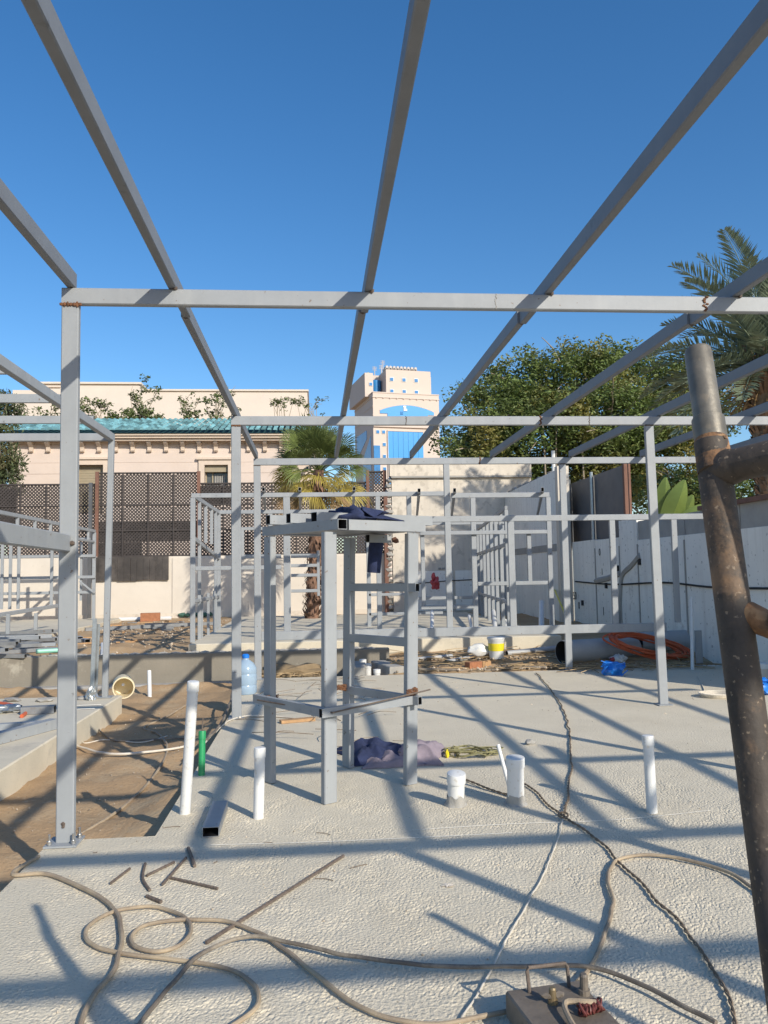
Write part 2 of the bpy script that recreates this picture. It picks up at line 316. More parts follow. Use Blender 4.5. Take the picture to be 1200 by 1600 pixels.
# main slab: raked finish modelled close to the camera, L-shaped outline
def main_slab():
    x0, x1, dx = -1.53, 3.3, 0.0078; y0, y1 = 2.2, 6.6
    fx = np.arange(x0, x1, dx); fy = []; y = y0
    while y < y1: fy.append(y); y += 0.0075+0.0034*(y-y0)
    fy = np.array(fy)
    n = bandnoise(len(fx), len(fy), dx, .0115, .015, .034, 21); n2 = bandnoise(len(fx), len(fy), dx, .0115, .10, .4, 22)
    n3 = bandnoise(len(fx), len(fy), dx, .014, .3, 1.2, 23)
    XX, YY = np.meshgrid(fx, fy)
    n4 = bandnoise(len(fx), len(fy), dx, .0115, .03, .08, 27)
    h = np.clip(n, -2.8, 0.7)*0.0011+np.clip(n4, -3, -1.0)*0.0009+n2*0.0008
    rough = np.clip(0.78+0.45*n3, 0.2, 1.25)
    edge = np.clip((XX-x0-0.16+0.05*n3)/0.28, 0.06, 1)*np.clip((x1-XX)/0.4, 0, 1)*np.clip((y1-YY)/1.2, 0, 1)*np.clip((YY-y0)/0.1, 0, 1)
    smooth_strip = 1-0.85*np.exp(-((YY-4.82)/0.12)**2)*(XX < -0.55)
    edge2 = np.where(YY > 4.9, np.clip((XX+0.93)/0.12, 0, 1), 1)
    Zs = h*rough*edge*smooth_strip*edge2
    Vm, Fm = gridmesh(fx, fy, Zs)
    # drop the quads that lie over the trench notch
    Vm = np.array(Vm); nx = len(fx)
    notch = (Vm[:, 0] < -0.952) & (Vm[:, 1] > 4.905)
    Fm = [f for f in Fm if not (notch[f[0]] or notch[f[1]] or notch[f[2]] or notch[f[3]])]
    parts = [(Vm, Fm)]
    xe = fx[-1]; ye = fy[-1]; xi = fx[np.argmax(fx >= -0.952)]; yn = fy[np.argmax(fy > 4.905)-1]; yn = fy[np.where(fy <= 4.905)[0][-1]]
    def q(a, b, c, d): parts.append(([(*a, 0), (*b, 0), (*c, 0), (*d, 0)], [(0, 1, 2, 3)]))
    q((x0, -4), (9, -4), (9, y0), (x0, y0)); q((xe, y0), (9, y0), (9, ye), (xe, ye)); q((xi, ye), (9, ye), (9, 12.02), (xi, 12.02))
    def side(a, b): parts.append(([(*a, 0), (*b, 0), (*b, -.32), (*a, -.32)], [(0, 1, 2, 3)]))
    for a, b in (((x0, -4), (x0, yn)), ((x0, yn), (xi, yn)), ((xi, yn), (xi, 12.02)), ((xi, 12.02), (9, 12.02)), ((9, 12.02), (9, -4)), ((9, -4), (x0, -4))): side(a, b)
    return join(*[(np.asarray(v).tolist(), f) for v, f in parts])
slab = struct('concrete_slab', main_slab(), CONC, smooth=False)

def slab_block(name, x0, x1, y0, y1, z0, z1, m):
    b = 0.012
    V = [(x0, y0, z0), (x1, y0, z0), (x1, y1, z0), (x0, y1, z0), (x0, y0, z1-b), (x1, y0, z1-b), (x1, y1, z1-b), (x0, y1, z1-b),
         (x0+b, y0+b, z1), (x1-b, y0+b, z1), (x1-b, y1-b, z1), (x0+b, y1-b, z1)]
    F = [(0, 1, 5, 4), (1, 2, 6, 5), (2, 3, 7, 6), (3, 0, 4, 7), (4, 5, 9, 8), (5, 6, 10, 9), (6, 7, 11, 10), (7, 4, 8, 11), (8, 9, 10, 11)]
    return struct(name, (V, F), m)
slab_block('concrete_slab', -9, -2.5, 2.0, 10.72, -.3, 0, CONC_S)
slab_block('concrete_slab', -2.12, 4.25, 13.72, 22.6, .1, .385, CONC_S)
slab_block('concrete_slab', -13, -5.55, 15.6, 24.0, .1, .36, CONC_S)
gbm = root('grade_beam', 'long damp concrete grade beam wall across the far end of the trench', 'wall', (-4, 13.3, -.3))
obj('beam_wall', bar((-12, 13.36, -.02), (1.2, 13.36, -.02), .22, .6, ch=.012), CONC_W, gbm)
obj('mortar_lip', join(*[blob((-8.5+.16*i+rng.uniform(-.05, .05), 13.37+rng.uniform(-.06, .06), .28), (rng.uniform(.05, .11), .06, rng.uniform(.015, .03)), i, 1, .5) for i in range(60)]), CONC_B, gbm, kind='stuff')
obj('footing', bar((-12, 13.16, -.24), (1.2, 13.16, -.24), .24, .12, ch=.02), CONC_B, gbm)

# loose pebbles in trench and on terrace
def pebbles(n, xr, yr, z, s):
    V = []; F = []
    for i in range(n):
        x = rng.uniform(*xr); y = rng.uniform(*yr); a = rng.uniform(*s); k = len(V)
        V += [(x+a*rng.uniform(.6, 1.2), y, z), (x, y+a*rng.uniform(.6, 1.2), z), (x-a*rng.uniform(.6, 1.2), y, z), (x, y-a*rng.uniform(.6, 1.2), z), (x, y, z+a*.9), (x, y, z-a)]
        F += [(k, k+1, k+4), (k+1, k+2, k+4), (k+2, k+3, k+4), (k+3, k, k+4), (k+1, k, k+5), (k+2, k+1, k+5), (k+3, k+2, k+5), (k, k+3, k+5)]
    return V, F
tag(obj('pebbles', join(pebbles(200, (-2.4, -1.05), (4.9, 13), -.248, (.004, .012)), pebbles(60, (-3.2, -1.6), (3.3, 6), -.248, (.004, .012)), pebbles(900, (-9, -2.2), (13.5, 23), .285, (.01, .035)), pebbles(300, (1.2, 5.9), (12.05, 12.8), .03, (.01, .03)), pebbles(300, (1.2, 5.9), (12.8, 13.6), .11, (.01, .03))), STONE), 'loose pebbles and crumbs scattered over the sandy ground', 'pebbles', kind='stuff')
tag(obj('slab_crumbs', join(pebbles(420, (-1.4, 4.5), (2.5, 8), .001, (.002, .007)), pebbles(260, (-.9, 6), (8, 11.9), .001, (.004, .012))), STONE), 'tiny mortar crumbs scattered over the main slab', 'crumbs', kind='stuff')
def sticks(n, xr, yr, z, ln, r=.005, tilt=.15, slope=0):
    ps = []
    for i in range(n):
        x = rng.uniform(*xr); y = rng.uniform(*yr); l = rng.uniform(*ln); a = rng.uniform(0, math.pi)
        d = Vector((math.cos(a), math.sin(a)*.7, rng.uniform(-tilt, tilt)))*l/2; zz = z+rng.uniform(0, .05)+slope*(y-12)
        ps.append(tube([Vector((x, y, zz))-d, Vector((x+rng.uniform(-.03, .03), y, zz+rng.uniform(0, .03))), Vector((x, y, zz))+d], r, 4, 3))
    return join(*ps)
tag(obj('straw_heap', join(sticks(170, (-.85, .15), (12.1, 12.8), -.02, (.15, .5), .006), blob((-.4, 12.5, -.06), (.6, .3, .2), 4, 3, .5, 3.0)), STRAW), 'low heap of dry straw and shavings at the slab end behind the steel stand', 'straw', kind='stuff')
tag(obj('stick_litter', join(sticks(230, (1.3, 5.9), (12.06, 13.6), -.02, (.2, .9), .007, .15, .105), sticks(60, (3.9, 6.0), (11.7, 12.2), .01, (.3, 1.0), .006, .02)), STRAW), 'dry sticks and wire scraps littering the brown strip behind the slab', 'sticks', kind='stuff')
tag(obj('wire_clippings', join(sticks(45, (-.7, .7), (7.4, 11.6), .006, (.2, .8), .004, .01), sticks(12, (.1, .9), (6.4, 7.2), .006, (.2, .5), .003, .01)), WIRE), 'thin wire clippings strewn on the slab around the steel stand', 'wire', kind='stuff')

# ================================================================== BACKGROUND BUILDINGS
# ---- far tower, turned a little from the site grid
ang = R(11); TX = Vector((math.cos(ang), math.sin(ang), 0)); TY = Vector((-math.sin(ang), math.cos(ang), 0)); TZ = Vector((0, 0, 1))
TO = Vector((9.764, 130.000, 0.998)); TO.z = 0
tw = root('tower_building', 'tall cream tower with blue arch and blue glass panels far behind the trees', 'building', TO)
K = 130/1249.72
def tx(px): return (px-587)*K*1.03
def tz(py): return 1.5+(902-py)*K
def tbox(x0, x1, y0, y1, z0, z1): return obox(TO, TX, TY, TZ, x0, x1, y0, y1, z0, z1)
obj('main_block', tbox(0, tx(695), 0, 12.5, 0, tz(614)), TWR, tw)
obj('parapet', join(tbox(-.06, tx(695)+.06, -.08, 12.56, tz(614), tz(612.4)), tbox(-.10, tx(695)+.10, -.12, 12.6, tz(621.6), tz(620.6))), TWR, tw)
for i in range(10): obj('parapet_spout', tbox(tx(592+11*i), tx(593.6+11*i), -.22, -.12, tz(622.6), tz(621.2)), TWR, tw)
obj('upper_block', tbox(tx(612), tx(686), 1.2, 11, tz(614), tz(572)), TWR, tw)
obj('upper_step', tbox(tx(682), tx(687.5), 1.5, 10, tz(614), tz(580)), TWR, tw)
obj('stair_block', tbox(tx(580), tx(593.5), 2.2, 13.4, tz(616), tz(577)), TWR, tw)
obj('curved_glass', lathe(TO+TX*tx(602)+TY*4.4+TZ*tz(613), TO+TX*tx(602)+TY*4.4+TZ*tz(585), [(0, 1.05), (tz(585)-tz(613), 1.05)], 16), TWG, tw, smooth=True)
obj('back_block', tbox(tx(592), tx(613), 4.8, 11, tz(614), tz(574)), TWR, tw)
for i in range(3):
    for j in range(2):
        cx, cy = 621+20.3*i, 588+19.4*j
        f = obj('window', tbox(tx(cx-3.4), tx(cx+3.4), 1.12, 1.25, tz(cy+3.6), tz(cy-3.2)), WHITE_P, tw)
        obj('pane', tbox(tx(cx-2.6), tx(cx+2.6), 1.06, 1.13, tz(cy+2.8), tz(cy-2.4)), TWG, f)
for cx, cy, d in ((589.5, 595.5, 2.1), (594, 677, -.08), (603.3, 677, -.08), (604, 697, -.08), (604, 716, -.08), (594, 736, -.08), (604, 736, -.08)):
    f = obj('window', tbox(tx(cx-2.9), tx(cx+2.9), d, d+.1, tz(cy+3), tz(cy-3)), WHITE_P, tw)
    obj('pane', tbox(tx(cx-2.3), tx(cx+2.3), d-.06, d+.01, tz(cy+2.4), tz(cy-2.4)), TWG, f)
# blue arch with stepped foot
ac = []; n = 22; x0, x1 = tx(598), tx(686)
V = []
for i in range(n+1):
    t = i/n; x = x0+(x1-x0)*t; z = tz(642)+(tz(632)-tz(642))*math.sin(math.pi*t)**.85
    V.append((x, z))
V = V+[(x1, tz(647)), (tx(676), tz(647)), (tx(676), tz(652)), (tx(610), tz(652)), (tx(610), tz(647)), (x0, tz(647))]
A = [TO+TX*x-TY*.10+TZ*z for x, z in V]; B = [TO+TX*x+TY*.05+TZ*z for x, z in V]; m_ = len(V)
arch = obj('blue_arch', (A+B, [tuple(range(m_))]+[(i, i+m_, (i+1) % m_+m_, (i+1) % m_) for i in range(m_)]), TWB, tw)
obj('arch_rim', tube([TO+TX*x-TY*.06+TZ*z for x, z in V[:n+1]], .07, 6, 1), TWR, tw)
obj('sign_emblem', join(tbox(tx(635.5), tx(640), -.2, -.11, tz(636.5), tz(633.6)), tbox(tx(636), tx(638.6), -.2, -.11, tz(642), tz(637)), tbox(tx(638.8), tx(641.6), -.2, -.11, tz(642), tz(638.4)), tbox(tx(637), tx(640), -.2, -.11, tz(638.6), tz(637.6))), WHITE_P, tw)
obj('sign_lettering', join(tbox(tx(631), tx(632.6), -.18, -.11, tz(648), tz(643)), tbox(tx(633.4), tx(635), -.18, -.11, tz(648), tz(643)), tbox(tx(632.6), tx(633.4), -.18, -.11, tz(646.4), tz(645.4))), TWG, tw)
# big blue glass bay: separate tall strips
for i in range(7):
    a = 610+8.2*i
    obj('glass_panel', tbox(tx(a+.15), tx(a+8.0), -.12, .05, tz(760), tz(675.5)), TWB, tw)
obj('glass_bay_frame', join(tbox(tx(609), tx(610), -.2, .05, tz(760), tz(674.6)), tbox(tx(609), tx(668), -.2, .05, tz(675.4), tz(674.2))), TWR, tw)
obj('corner_glass', tbox(tx(587.2), tx(597), -.1, .05, tz(760), tz(699)), TWG, tw)
obj('white_band', tbox(tx(587), tx(694), -.3, .0, tz(669), tz(667)), TWR, tw)
# shaded side: sloping glass bands
def sidequad(p):
    V = [TO-TX*.06+TY*y+TZ*z for y, z in p]+[TO+TX*.05+TY*y+TZ*z for y, z in p]; n_ = len(p)
    return V, [tuple(range(n_-1, -1, -1))]+[(i, (i+1) % n_, (i+1) % n_+n_, i+n_) for i in range(n_)]
obj('side_glass', sidequad([(4.2, tz(668)), (11.2, tz(668)), (11.2, tz(708)), (4.2, tz(682))]), TWS, tw)
obj('side_glass', sidequad([(1.5, tz(681)), (6.8, tz(712)), (6.8, tz(770)), (1.5, tz(770))]), TWS, tw)
obj('side_band', join(sidequad([(0.1, tz(648)), (12.4, tz(648)), (12.4, tz(651)), (0.1, tz(651))]), sidequad([(0.1, tz(634)), (6, tz(634)), (6, tz(636)), (0.1, tz(636))])), TWR, tw)
for i in range(9):
    cx = 614.5+5.9*i
    u_ = obj('roof_unit', join(tbox(tx(cx-2.4), tx(cx+2.4), 1.4, 3.2, tz(571), tz(568)), lathe(TO+TX*tx(cx)+TY*1.35+TZ*tz(567.6), TO+TX*tx(cx)+TY*2.6+TZ*tz(567.6), [(0, .24), (.5, .27), (1.2, .25)], 10)), TWL, tw)
    obj('unit_grille', tbox(tx(cx-1.1), tx(cx+1.1), 1.3, 1.38, tz(571), tz(569.2)), TWD, u_)
for px, pt, h0 in ((620, 545, 567), (606, 556, 574), (617.5, 553, 567), (642, 560, 566)):
    obj('antenna_mast', join(cyl(TO+TX*tx(px)+TY*6+TZ*tz(h0+3), TO+TX*tx(px)+TY*6+TZ*tz(pt), .11, .06, 6), *[cyl(TO+TX*(tx(px)-.4)+TY*6+TZ*tz(pt+2.5*k+1), TO+TX*(tx(px)+.4)+TY*6+TZ*tz(pt+2.5*k+1), .05, None, 5) for k in range(3)]), TWL, tw)
obj('roof_tank', blob(TO+TX*tx(589)+TY*4+TZ*tz(576.5), (.8, .8, .42), 3, 2, .1), YELLOW, tw, smooth=True)

# ---- long pale building behind the villa
WY = 55; WK = WY/1249.72
def wx(px): return (-10.456, 55.000, 13.836)[0]+(px-250)*WK
def wz(py): return (-10.456, 55.000, 13.836)[2]+(620-py)*WK
wb = root('pale_building', 'long plain cream building with stepped parapet behind the turquoise roof', 'building', (wx(250), WY, 0))
obj('wall', box(wx(29), wx(478), WY, WY+14, 0, wz(610)), WBLD, wb)
obj('upper_wall', box(wx(56), wx(214), WY+.02, WY+12, wz(610), wz(600)), WBLD, wb)
obj('parapet', join(box(wx(50), wx(222), WY-.12, WY+12.1, wz(600.5), wz(597.5)), box(wx(222), wx(480), WY-.12, WY+14, wz(611), wz(608.3))), CREAM, wb)
V = [(wx(214), WY+.02, wz(610)), (wx(230), WY+.02, wz(610)), (wx(214), WY+.02, wz(600)), (wx(214), WY+10, wz(610)), (wx(230), WY+10, wz(610)), (wx(214), WY+10, wz(600))]
obj('parapet_slope', (V, [(0, 1, 2), (3, 5, 4), (1, 4, 5, 2), (0, 3, 4, 1)]), WBLD, wb)
obj('string_course', box(wx(50), wx(100), WY-.08, WY, wz(606), wz(604.6)), TRIM, wb)
for px, w_ in ((272, 18), (287, 10), (318, 20), (399, 9)):
    obj('roof_box', box(wx(px-w_/2), wx(px+w_/2), WY+.6, WY+2, wz(609), wz(604.5)), TWD if w_ > 15 else CREAM, wb)

# ---- villa with turquoise tiled roof
HY = 31.0; HK = HY/1249.72
def hx(px): return (-5.884, 31.000, 6.461)[0]+(px-250)*HK
def hz(py): return (-5.884, 31.000, 6.461)[2]+(700-py)*HK
vl = root('villa', 'pink limestone villa with turquoise tiled roof and bracketed cornice', 'house', (hx(240), HY, .3))
def wall_with_holes(x0, x1, z0, z1, y, th, holes):
    cuts = sorted(set([x0, x1]+[h[0] for h in holes]+[h[1] for h in holes])); P = []
    for a, b in zip(cuts[:-1], cuts[1:]):
        hs = [h for h in holes if h[0] <= a+1e-6 and h[1] >= b-1e-6]
        if hs:
            h = hs[0]; P += [box(a, b, y, y+th, z0, h[2]), box(a, b, y, y+th, h[3], z1)]
        else: P.append(box(a, b, y, y+th, z0, z1))
    return join(*P)
wins = [(hx(127), hx(165.5), hz(800), hz(726)), (hx(318), hx(354), hz(776), hz(727))]
obj('wall', wall_with_holes(hx(25), hx(448), .2, hz(692), HY, .5, wins), HOUSE, vl)
obj('side_wall', box(hx(449), hx(500), HY+1.6, HY+2, .2, hz(690)), HOUSE, vl)
obj('inner_wall', box(hx(26), hx(447), HY+.55, HY+.7, .2, hz(700)), SHUT, vl)
# stone courses: shallow drafted joints as thin proud courses
for i in range(12):
    z0 = hz(706)-.42*(i+1)
    if z0 > 2.0:
        for a, b in ((25, 118), (174, 309), (363, 448)):
            obj('stone_course', box(hx(a)+.01, hx(b)-.01, HY-.012-(i % 2)*.004, HY+.01, z0+.012, z0+.41), HOUSE, vl)
for k, (a, b, z0, z1) in enumerate(wins):
    sur = obj('window_surround', join(box(a-.22, a, HY-.09, HY+.1, z0-.1, z1+.2), box(b, b+.22, HY-.09, HY+.1, z0-.1, z1+.2), box(a, b, HY-.09, HY+.1, z1, z1+.2), box(a-.3, b+.3, HY-.15, HY+.1, z1+.2, z1+.28)), TRIM, vl)
    if k == 0:
        obj('roller_shutter', join(*[box(a, b, HY+.16, HY+.2, z1-.1*(i+1)+.006, z1-.1*i) for i in range(18)]), SHUT, vl)
    else:
        obj('shutter_box', box(a, b, HY+.05, HY+.25, z1-.26, z1), SHUT, vl)
        g_ = obj('window', box(a, b, HY+.3, HY+.33, z0, z1-.26), GLASSD, vl)
        obj('frame', join(box(a, a+.05, HY+.24, HY+.3, z0, z1-.26), box(b-.05, b, HY+.24, HY+.3, z0, z1-.26), box((a+b)/2-.2, (a+b)/2-.15, HY+.24, HY+.3, z0, z1-.26)), SHUT, g_)
        obj('curtain', join(*[box(a+.35+.07*i, a+.39+.07*i, HY+.26, HY+.295, z0, z1-.35) for i in range(6)]), GREYBAND, g_)
obj('cornice', join(box(hx(20), hx(452), HY-.55, HY+.5, hz(684), hz(680.5)), box(hx(21), hx(451.4), HY-.48, HY+.5, hz(687.5), hz(684)), box(hx(22.5), hx(450.5), HY-.38, HY+.5, hz(691), hz(687.5)), box(hx(23), hx(450), HY-.1, HY+.45, hz(693.5), hz(691)),
                    box(hx(452), hx(500), HY+1.1, HY+1.9, hz(690), hz(681))), TRIM, vl)
for i in range(17):
    px = 33+25.2*i
    if px > 446: break
    x = hx(px); w_ = .075
    pr = [(-.30, hz(691)), (-.30, hz(693.2)), (-.24, hz(695)), (-.10, hz(699)), (-.08, hz(703)), (-.14, hz(704.5)), (-.10, hz(706.5)), (0, hz(706.5)), (0, hz(691))]
    V = [(x-w_, HY+a, b) for a, b in pr]+[(x+w_, HY+a, b) for a, b in pr]; n = len(pr)
    obj('bracket', (V, [tuple(range(n)), tuple(range(2*n-1, n-1, -1))]+[(i_, i_+n, (i_+1) % n+n, (i_+1) % n) for i_ in range(n)]), TRIM, vl)
rf = obj('roof_deck', ([(hx(18), HY-.6, hz(681)), (hx(500), HY-.6, hz(681)), (hx(500), HY+3.0, hz(658)+.40), (hx(18), HY+3.0, hz(658)+.40), (hx(18), HY+3.0, hz(681)), (hx(500), HY+3.0, hz(681))], [(0, 1, 2, 3), (0, 3, 4), (1, 5, 2), (3, 2, 5, 4), (0, 4, 5, 1)]), TILE_D, vl)
def roof_tiles():
    V = []; F = []
    p0 = Vector((0, HY-.68, hz(679.6))); p1 = Vector((0, HY+3.0, hz(657.5)+.58)); d = p1-p0; L_ = d.length; d.normalize(); nn = Vector((0, -d.z, d.y))
    xs_ = np.arange(hx(20), hx(500), .225)
    rows = 9; tl = L_/rows
    for x in xs_:
        for r_ in range(rows):
            k = len(V); j = rng.uniform(-.008, .008)
            for e, rr, lift in ((0, .084, .075), (1.08, .066, .01)):
                for a in range(5):
                    t = math.pi*a/4
                    q = p0+d*(tl*(r_+e))+nn*(lift+rr*math.sin(t)*1.1+j)+Vector((x+rr*math.cos(t), 0, 0)); V.append(q)
            F += [(k+a, k+a+1, k+a+6, k+a+5) for a in range(4)]+[(k+4, k+3, k+2, k+1, k)]
    return V, F
obj('roof_tiles', roof_tiles(), TILE, vl, kind='stuff')

# ================================================================== BOUNDARY WALLS
FY = 25.0; FK = FY/1249.72
def fx_(px): return (-4.731, 25.000, 2.532)[0]+(px-250)*FK
def fz(py): return (-4.731, 25.000, 2.532)[2]+(850-py)*FK
lw = root('boundary_wall', 'cream rendered boundary wall below the brown lattice', 'wall', (fx_(230), FY, .3))
obj('render', wall_with_holes(fx_(-160), fx_(598), .15, fz(869), FY, .25, []), CREAM, lw)
obj('raised_panel', box(fx_(269), fx_(598), FY-.03, FY-.002, .25, fz(872)), CREAM, lw)
obj('base_band', box(fx_(-160), fx_(598), FY-.05, FY-.034, .2, .42), STAINED, lw)
dk = tag(obj('tarpaulin', join(*[box(fx_(150)+.19*i, fx_(150)+.19*i+.185, FY-.07-.008*((i*7) % 3), FY-.055, fz(905+rng.uniform(-1, 1)), fz(869)) for i in range(12)]), SHEET_B), 'black tarpaulin strip hung along the cream wall under the tall lattice', 'tarpaulin')
fn = root('lattice_fence', 'brown diagonal lattice fence with posts on top of the cream wall', 'fence', (fx_(230), FY, fz(868)))
def lattice(x0, x1, z0, z1, y, p=.104, wd=.040):
    P = []; H_ = z1-z0; n0 = int((x1-x0+H_)/p)+1
    for sgn, yy in ((1, y), (-1, y+.014)):
        for i in range(n0):
            # slat through (x0 - H + i*p, bottom) rising right, or mirrored, clipped to the panel
            s0 = x0-H_+i*p+.02
            a, b = max(s0, x0), min(s0+H_, x1)
            if b-a < .03: continue
            za, zb = z0+(a-s0), z0+(b-s0)
            if sgn < 0: xa, xb = x0+x1-a, x0+x1-b
            else: xa, xb = a, b
            P.append(bar((xa, yy, za), (xb, yy, zb), .012, wd, up=(0, 0, 1), ch=.001) if False else _slat(xa, za, xb, zb, yy, wd))
    return join(*P)
def _slat(xa, za, xb, zb, y, wd):
    d = Vector((xb-xa, 0, zb-za)).normalized(); s = Vector((-d.z, 0, d.x))*wd/2; t = Vector((0, .006, 0)); a = Vector((xa, y, za)); b = Vector((xb, y, zb))
    V = [a-s-t, b-s-t, b+s-t, a+s-t, a-s+t, b-s+t, b+s+t, a+s+t]
    return V, [(0, 1, 2, 3), (7, 6, 5, 4), (0, 4, 5, 1), (3, 2, 6, 7)]
spans = [(-34, 155, 757), (155, 308, 740), (308, 570, 757), (570, 597, 740)]
for a, b, t in spans:
    n = max(1, round((b-a)/38.2)); w_ = (b-a)/n
    rows = [868, 829, 790, t] 
    for i in range(n):
        x0, x1 = fx_(a+w_*i)+.03, fx_(a+w_*(i+1))-.03
        for r0, r1 in zip(rows[:-1], rows[1:]):
            obj('lattice_panel', lattice(x0, x1, fz(r0)+.02, fz(r1)-.02, FY+.06), LATT, fn, kind='stuff')
        obj('stile', bar((fx_(a+w_*i), FY+.05, fz(868)), (fx_(a+w_*i), FY+.05, fz(t)), .05, .06, up=(0, 1, 0)), LATT, fn)
    for r in rows: obj('rail', bar((fx_(a)+.03, FY+.06, fz(r)), (fx_(b)-.03, FY+.06, fz(r)), .06, .045), LATT, fn)
for px, t in ((155, 738), (308, 738), (597, 738), (570, 738)):
    obj('post', bar((fx_(px), FY+.02, fz(868)), (fx_(px), FY+.02, fz(t)), .1, .1, up=(0, 1, 0)), BROWN, fn)
# dark sheets added as painted shade behind the tall section and the left end
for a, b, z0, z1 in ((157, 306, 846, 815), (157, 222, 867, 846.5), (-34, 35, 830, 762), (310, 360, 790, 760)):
    obj('painted_shade_sheet', box(fx_(a), fx_(b), FY+.11, FY+.118, fz(z0), fz(z1)), SHEET_B, fn)
stl = tag(obj('steel_column', bar((fx_(150.5), FY-.35, .3), (fx_(150.5), FY-.35, fz(757)), .1, .1, up=(0, 1, 0)), SHEET), 'dark steel column standing against the fence left of the tarpaulin', 'column')

# stained back wall with broken edge
bw = root('back_wall', 'stained peeling plaster wall with coping at the back of the site', 'wall', (fx_(700), FY-.2, .3))
obj('plaster', box(fx_(607), fx_(830), FY-.2, FY+.1, .15, fz(749)), STAINED, bw)
obj('coping', box(fx_(604), fx_(830), FY-.26, FY+.12, fz(749), fz(727)), STAINED, bw)
obj('coping_ledge', box(fx_(606), fx_(830), FY-.3, FY+.1, fz(752), fz(749.4)), GREYBAND, bw)
for k in range(26):
    z = .3+k*.165
    if z < fz(735): obj('broken_block', blob((fx_(602)+rng.uniform(-.05, .05), FY-.1+rng.uniform(-.06, .06), z), (rng.uniform(.11, .17), .15, rng.uniform(.07, .10)), k, 1, .6), CONC_B, bw)
obj('pilaster', bar((fx_(597), FY-.12, .2), (fx_(597), FY-.12, fz(776)), .12, .2, up=(0, 1, 0)), BROWN, bw)
obj('cable', tube([(fx_(610), FY-.24, fz(915)), (fx_(640), FY-.24, fz(917)), (fx_(690), FY-.24, fz(914)), (fx_(780), FY-.24, fz(911))], .015, 5), INK, bw)
obj('socket_plate', join(box(fx_(678), fx_(682), FY-.24, FY-.2, fz(896), fz(893)), box(fx_(684), fx_(688), FY-.24, FY-.2, fz(896), fz(893))), GREYBAND, bw)
for a, b, t, bt in ((632, 700, 898, 960), (704, 772, 898, 960)):
    obj('board', box(fx_(a), fx_(b), FY-.23, FY-.205, fz(bt), fz(t)), WHITEWASH, bw)

# right-hand walls run towards the camera
cw = root('corner_wall', 'tall white side wall with ragged sloping top and bright end face', 'wall', (6.0, 21, .25))
ya, yb = 19.2, 24.78
def wallx(x, y0, y1, z0, zt0, zt1, th=.2):
    V = [(x, y0, z0), (x, y1, z0), (x, y1, zt1), (x, y0, zt0), (x+th, y0, z0), (x+th, y1, z0), (x+th, y1, zt1), (x+th, y0, zt0)]
    return V, [(0, 3, 2, 1), (4, 5, 6, 7), (0, 4, 7, 3), (1, 2, 6, 5), (3, 7, 6, 2)]
obj('panel', wallx(6.0, 19.45, yb, .1, 4.02, 3.95), WHITEWASH, cw)
obj('end_pier', box(5.99, 6.28, 19.22, 19.44, .1, 4.1), CREAM, cw)
obj('grey_course', box(5.985, 6.0, 19.5, 24.7, 2.0, 2.18), GREYBAND, cw)
obj('chipped_edge', join(*[blob((6.1, 19.6+.22*i, 4.0+rng.uniform(-.03, .03)), (.1, .14, rng.uniform(.03, .08)), i, 1, .6) for i in range(23)]), GREYBAND, cw)
obj('top_post', cyl((6.05, 19.7, 3.9), (6.05, 19.7, 4.55), .05, None, 8), WHITE_P, cw)
sw = root('side_wall', 'whitewashed panel wall in shade along the right side of the site', 'wall', (6.3, 14, 0))
def sx(y0, y1, z0, z1, m, nm, x=6.3, th=.18, par=None):
    return obj(nm, box(x, x+th, y0+.012, y1-.012, z0, z1), m, par or sw)
edges = [19.2, 17.6, 16.15, 15.2, 13.2, 11.4, 9.6, 8.0]
tops = [2.2, 2.18, 2.52, 2.08, 2.08, 2.08, 2.08]
for (a, b, t) in zip(edges[1:], edges[:-1], tops): sx(a, b, -.2, t, WHITEWASH, 'panel')
for (a, b, z0, z1) in ((13.2, 15.2, 2.08, 2.45), (11.4, 13.2, 2.08, 2.45), (9.6, 11.4, 2.08, 2.45), (8, 9.6, 2.08, 2.45)):
    sx(a, b, z0, z1, GREYBAND, 'grey_band', 6.32, .14)
sx(8.0, 12.6, 2.45, 2.52, BROWN, 'coping', 6.25, .28)
for y in edges[1:-1]: obj('joint_batten', box(6.285, 6.31, y-.02, y+.02, -.15, 2.0), GREYBAND, sw)
obj('cable', tube([(6.28, 19, 1.24), (6.28, 16.5, 1.2), (6.28, 14, 1.26), (6.28, 12, 1.2), (6.28, 8.5, 1.24)], .018, 5), INK, sw)
# cement-filled pipe chase
for P in ([(6.285, 15.101, 1.776), (6.285, 15.568, 1.570), (6.285, 16.025, 1.378), (6.285, 16.184, 0.849), (6.285, 16.318, 0.248)], [(6.285, 17.628, 1.261), (6.285, 16.904, 1.322), (6.285, 16.159, 1.431)]):
    obj('cement_patch', tube([(6.315, p[1], p[2]) for p in P], .07, 6, 4), GREYBAND, sw)
obj('socket_box', join(*[box(6.27, 6.30, p[1]-.05, p[1]+.05, p[2]-.06, p[2]+.06) for p in ((6.300, 15.119, 1.652), (6.300, 16.257, 1.537), (6.300, 16.960, 1.169), (6.300, 18.553, 0.741))]), INK, sw)
def text(s, p, size, parent):
    cu = bpy.data.curves.new('tmp', 'FONT'); cu.body = s; cu.size = size; cu.extrude = .002; t = bpy.data.objects.new('tmp', cu); COL.objects.link(t)
    bpy.context.view_layer.update()
    me = bpy.data.meshes.new_from_object(t.evaluated_get(bpy.context.evaluated_depsgraph_get())); bpy.data.objects.remove(t, do_unlink=True)
    V = [(6.294-v.co.z, p[1]-v.co.x, p[2]+v.co.y) for v in me.vertices]; F = [tuple(q.vertices) for q in me.polygons]
    return obj('wall_marking', (V, F), INK, parent)
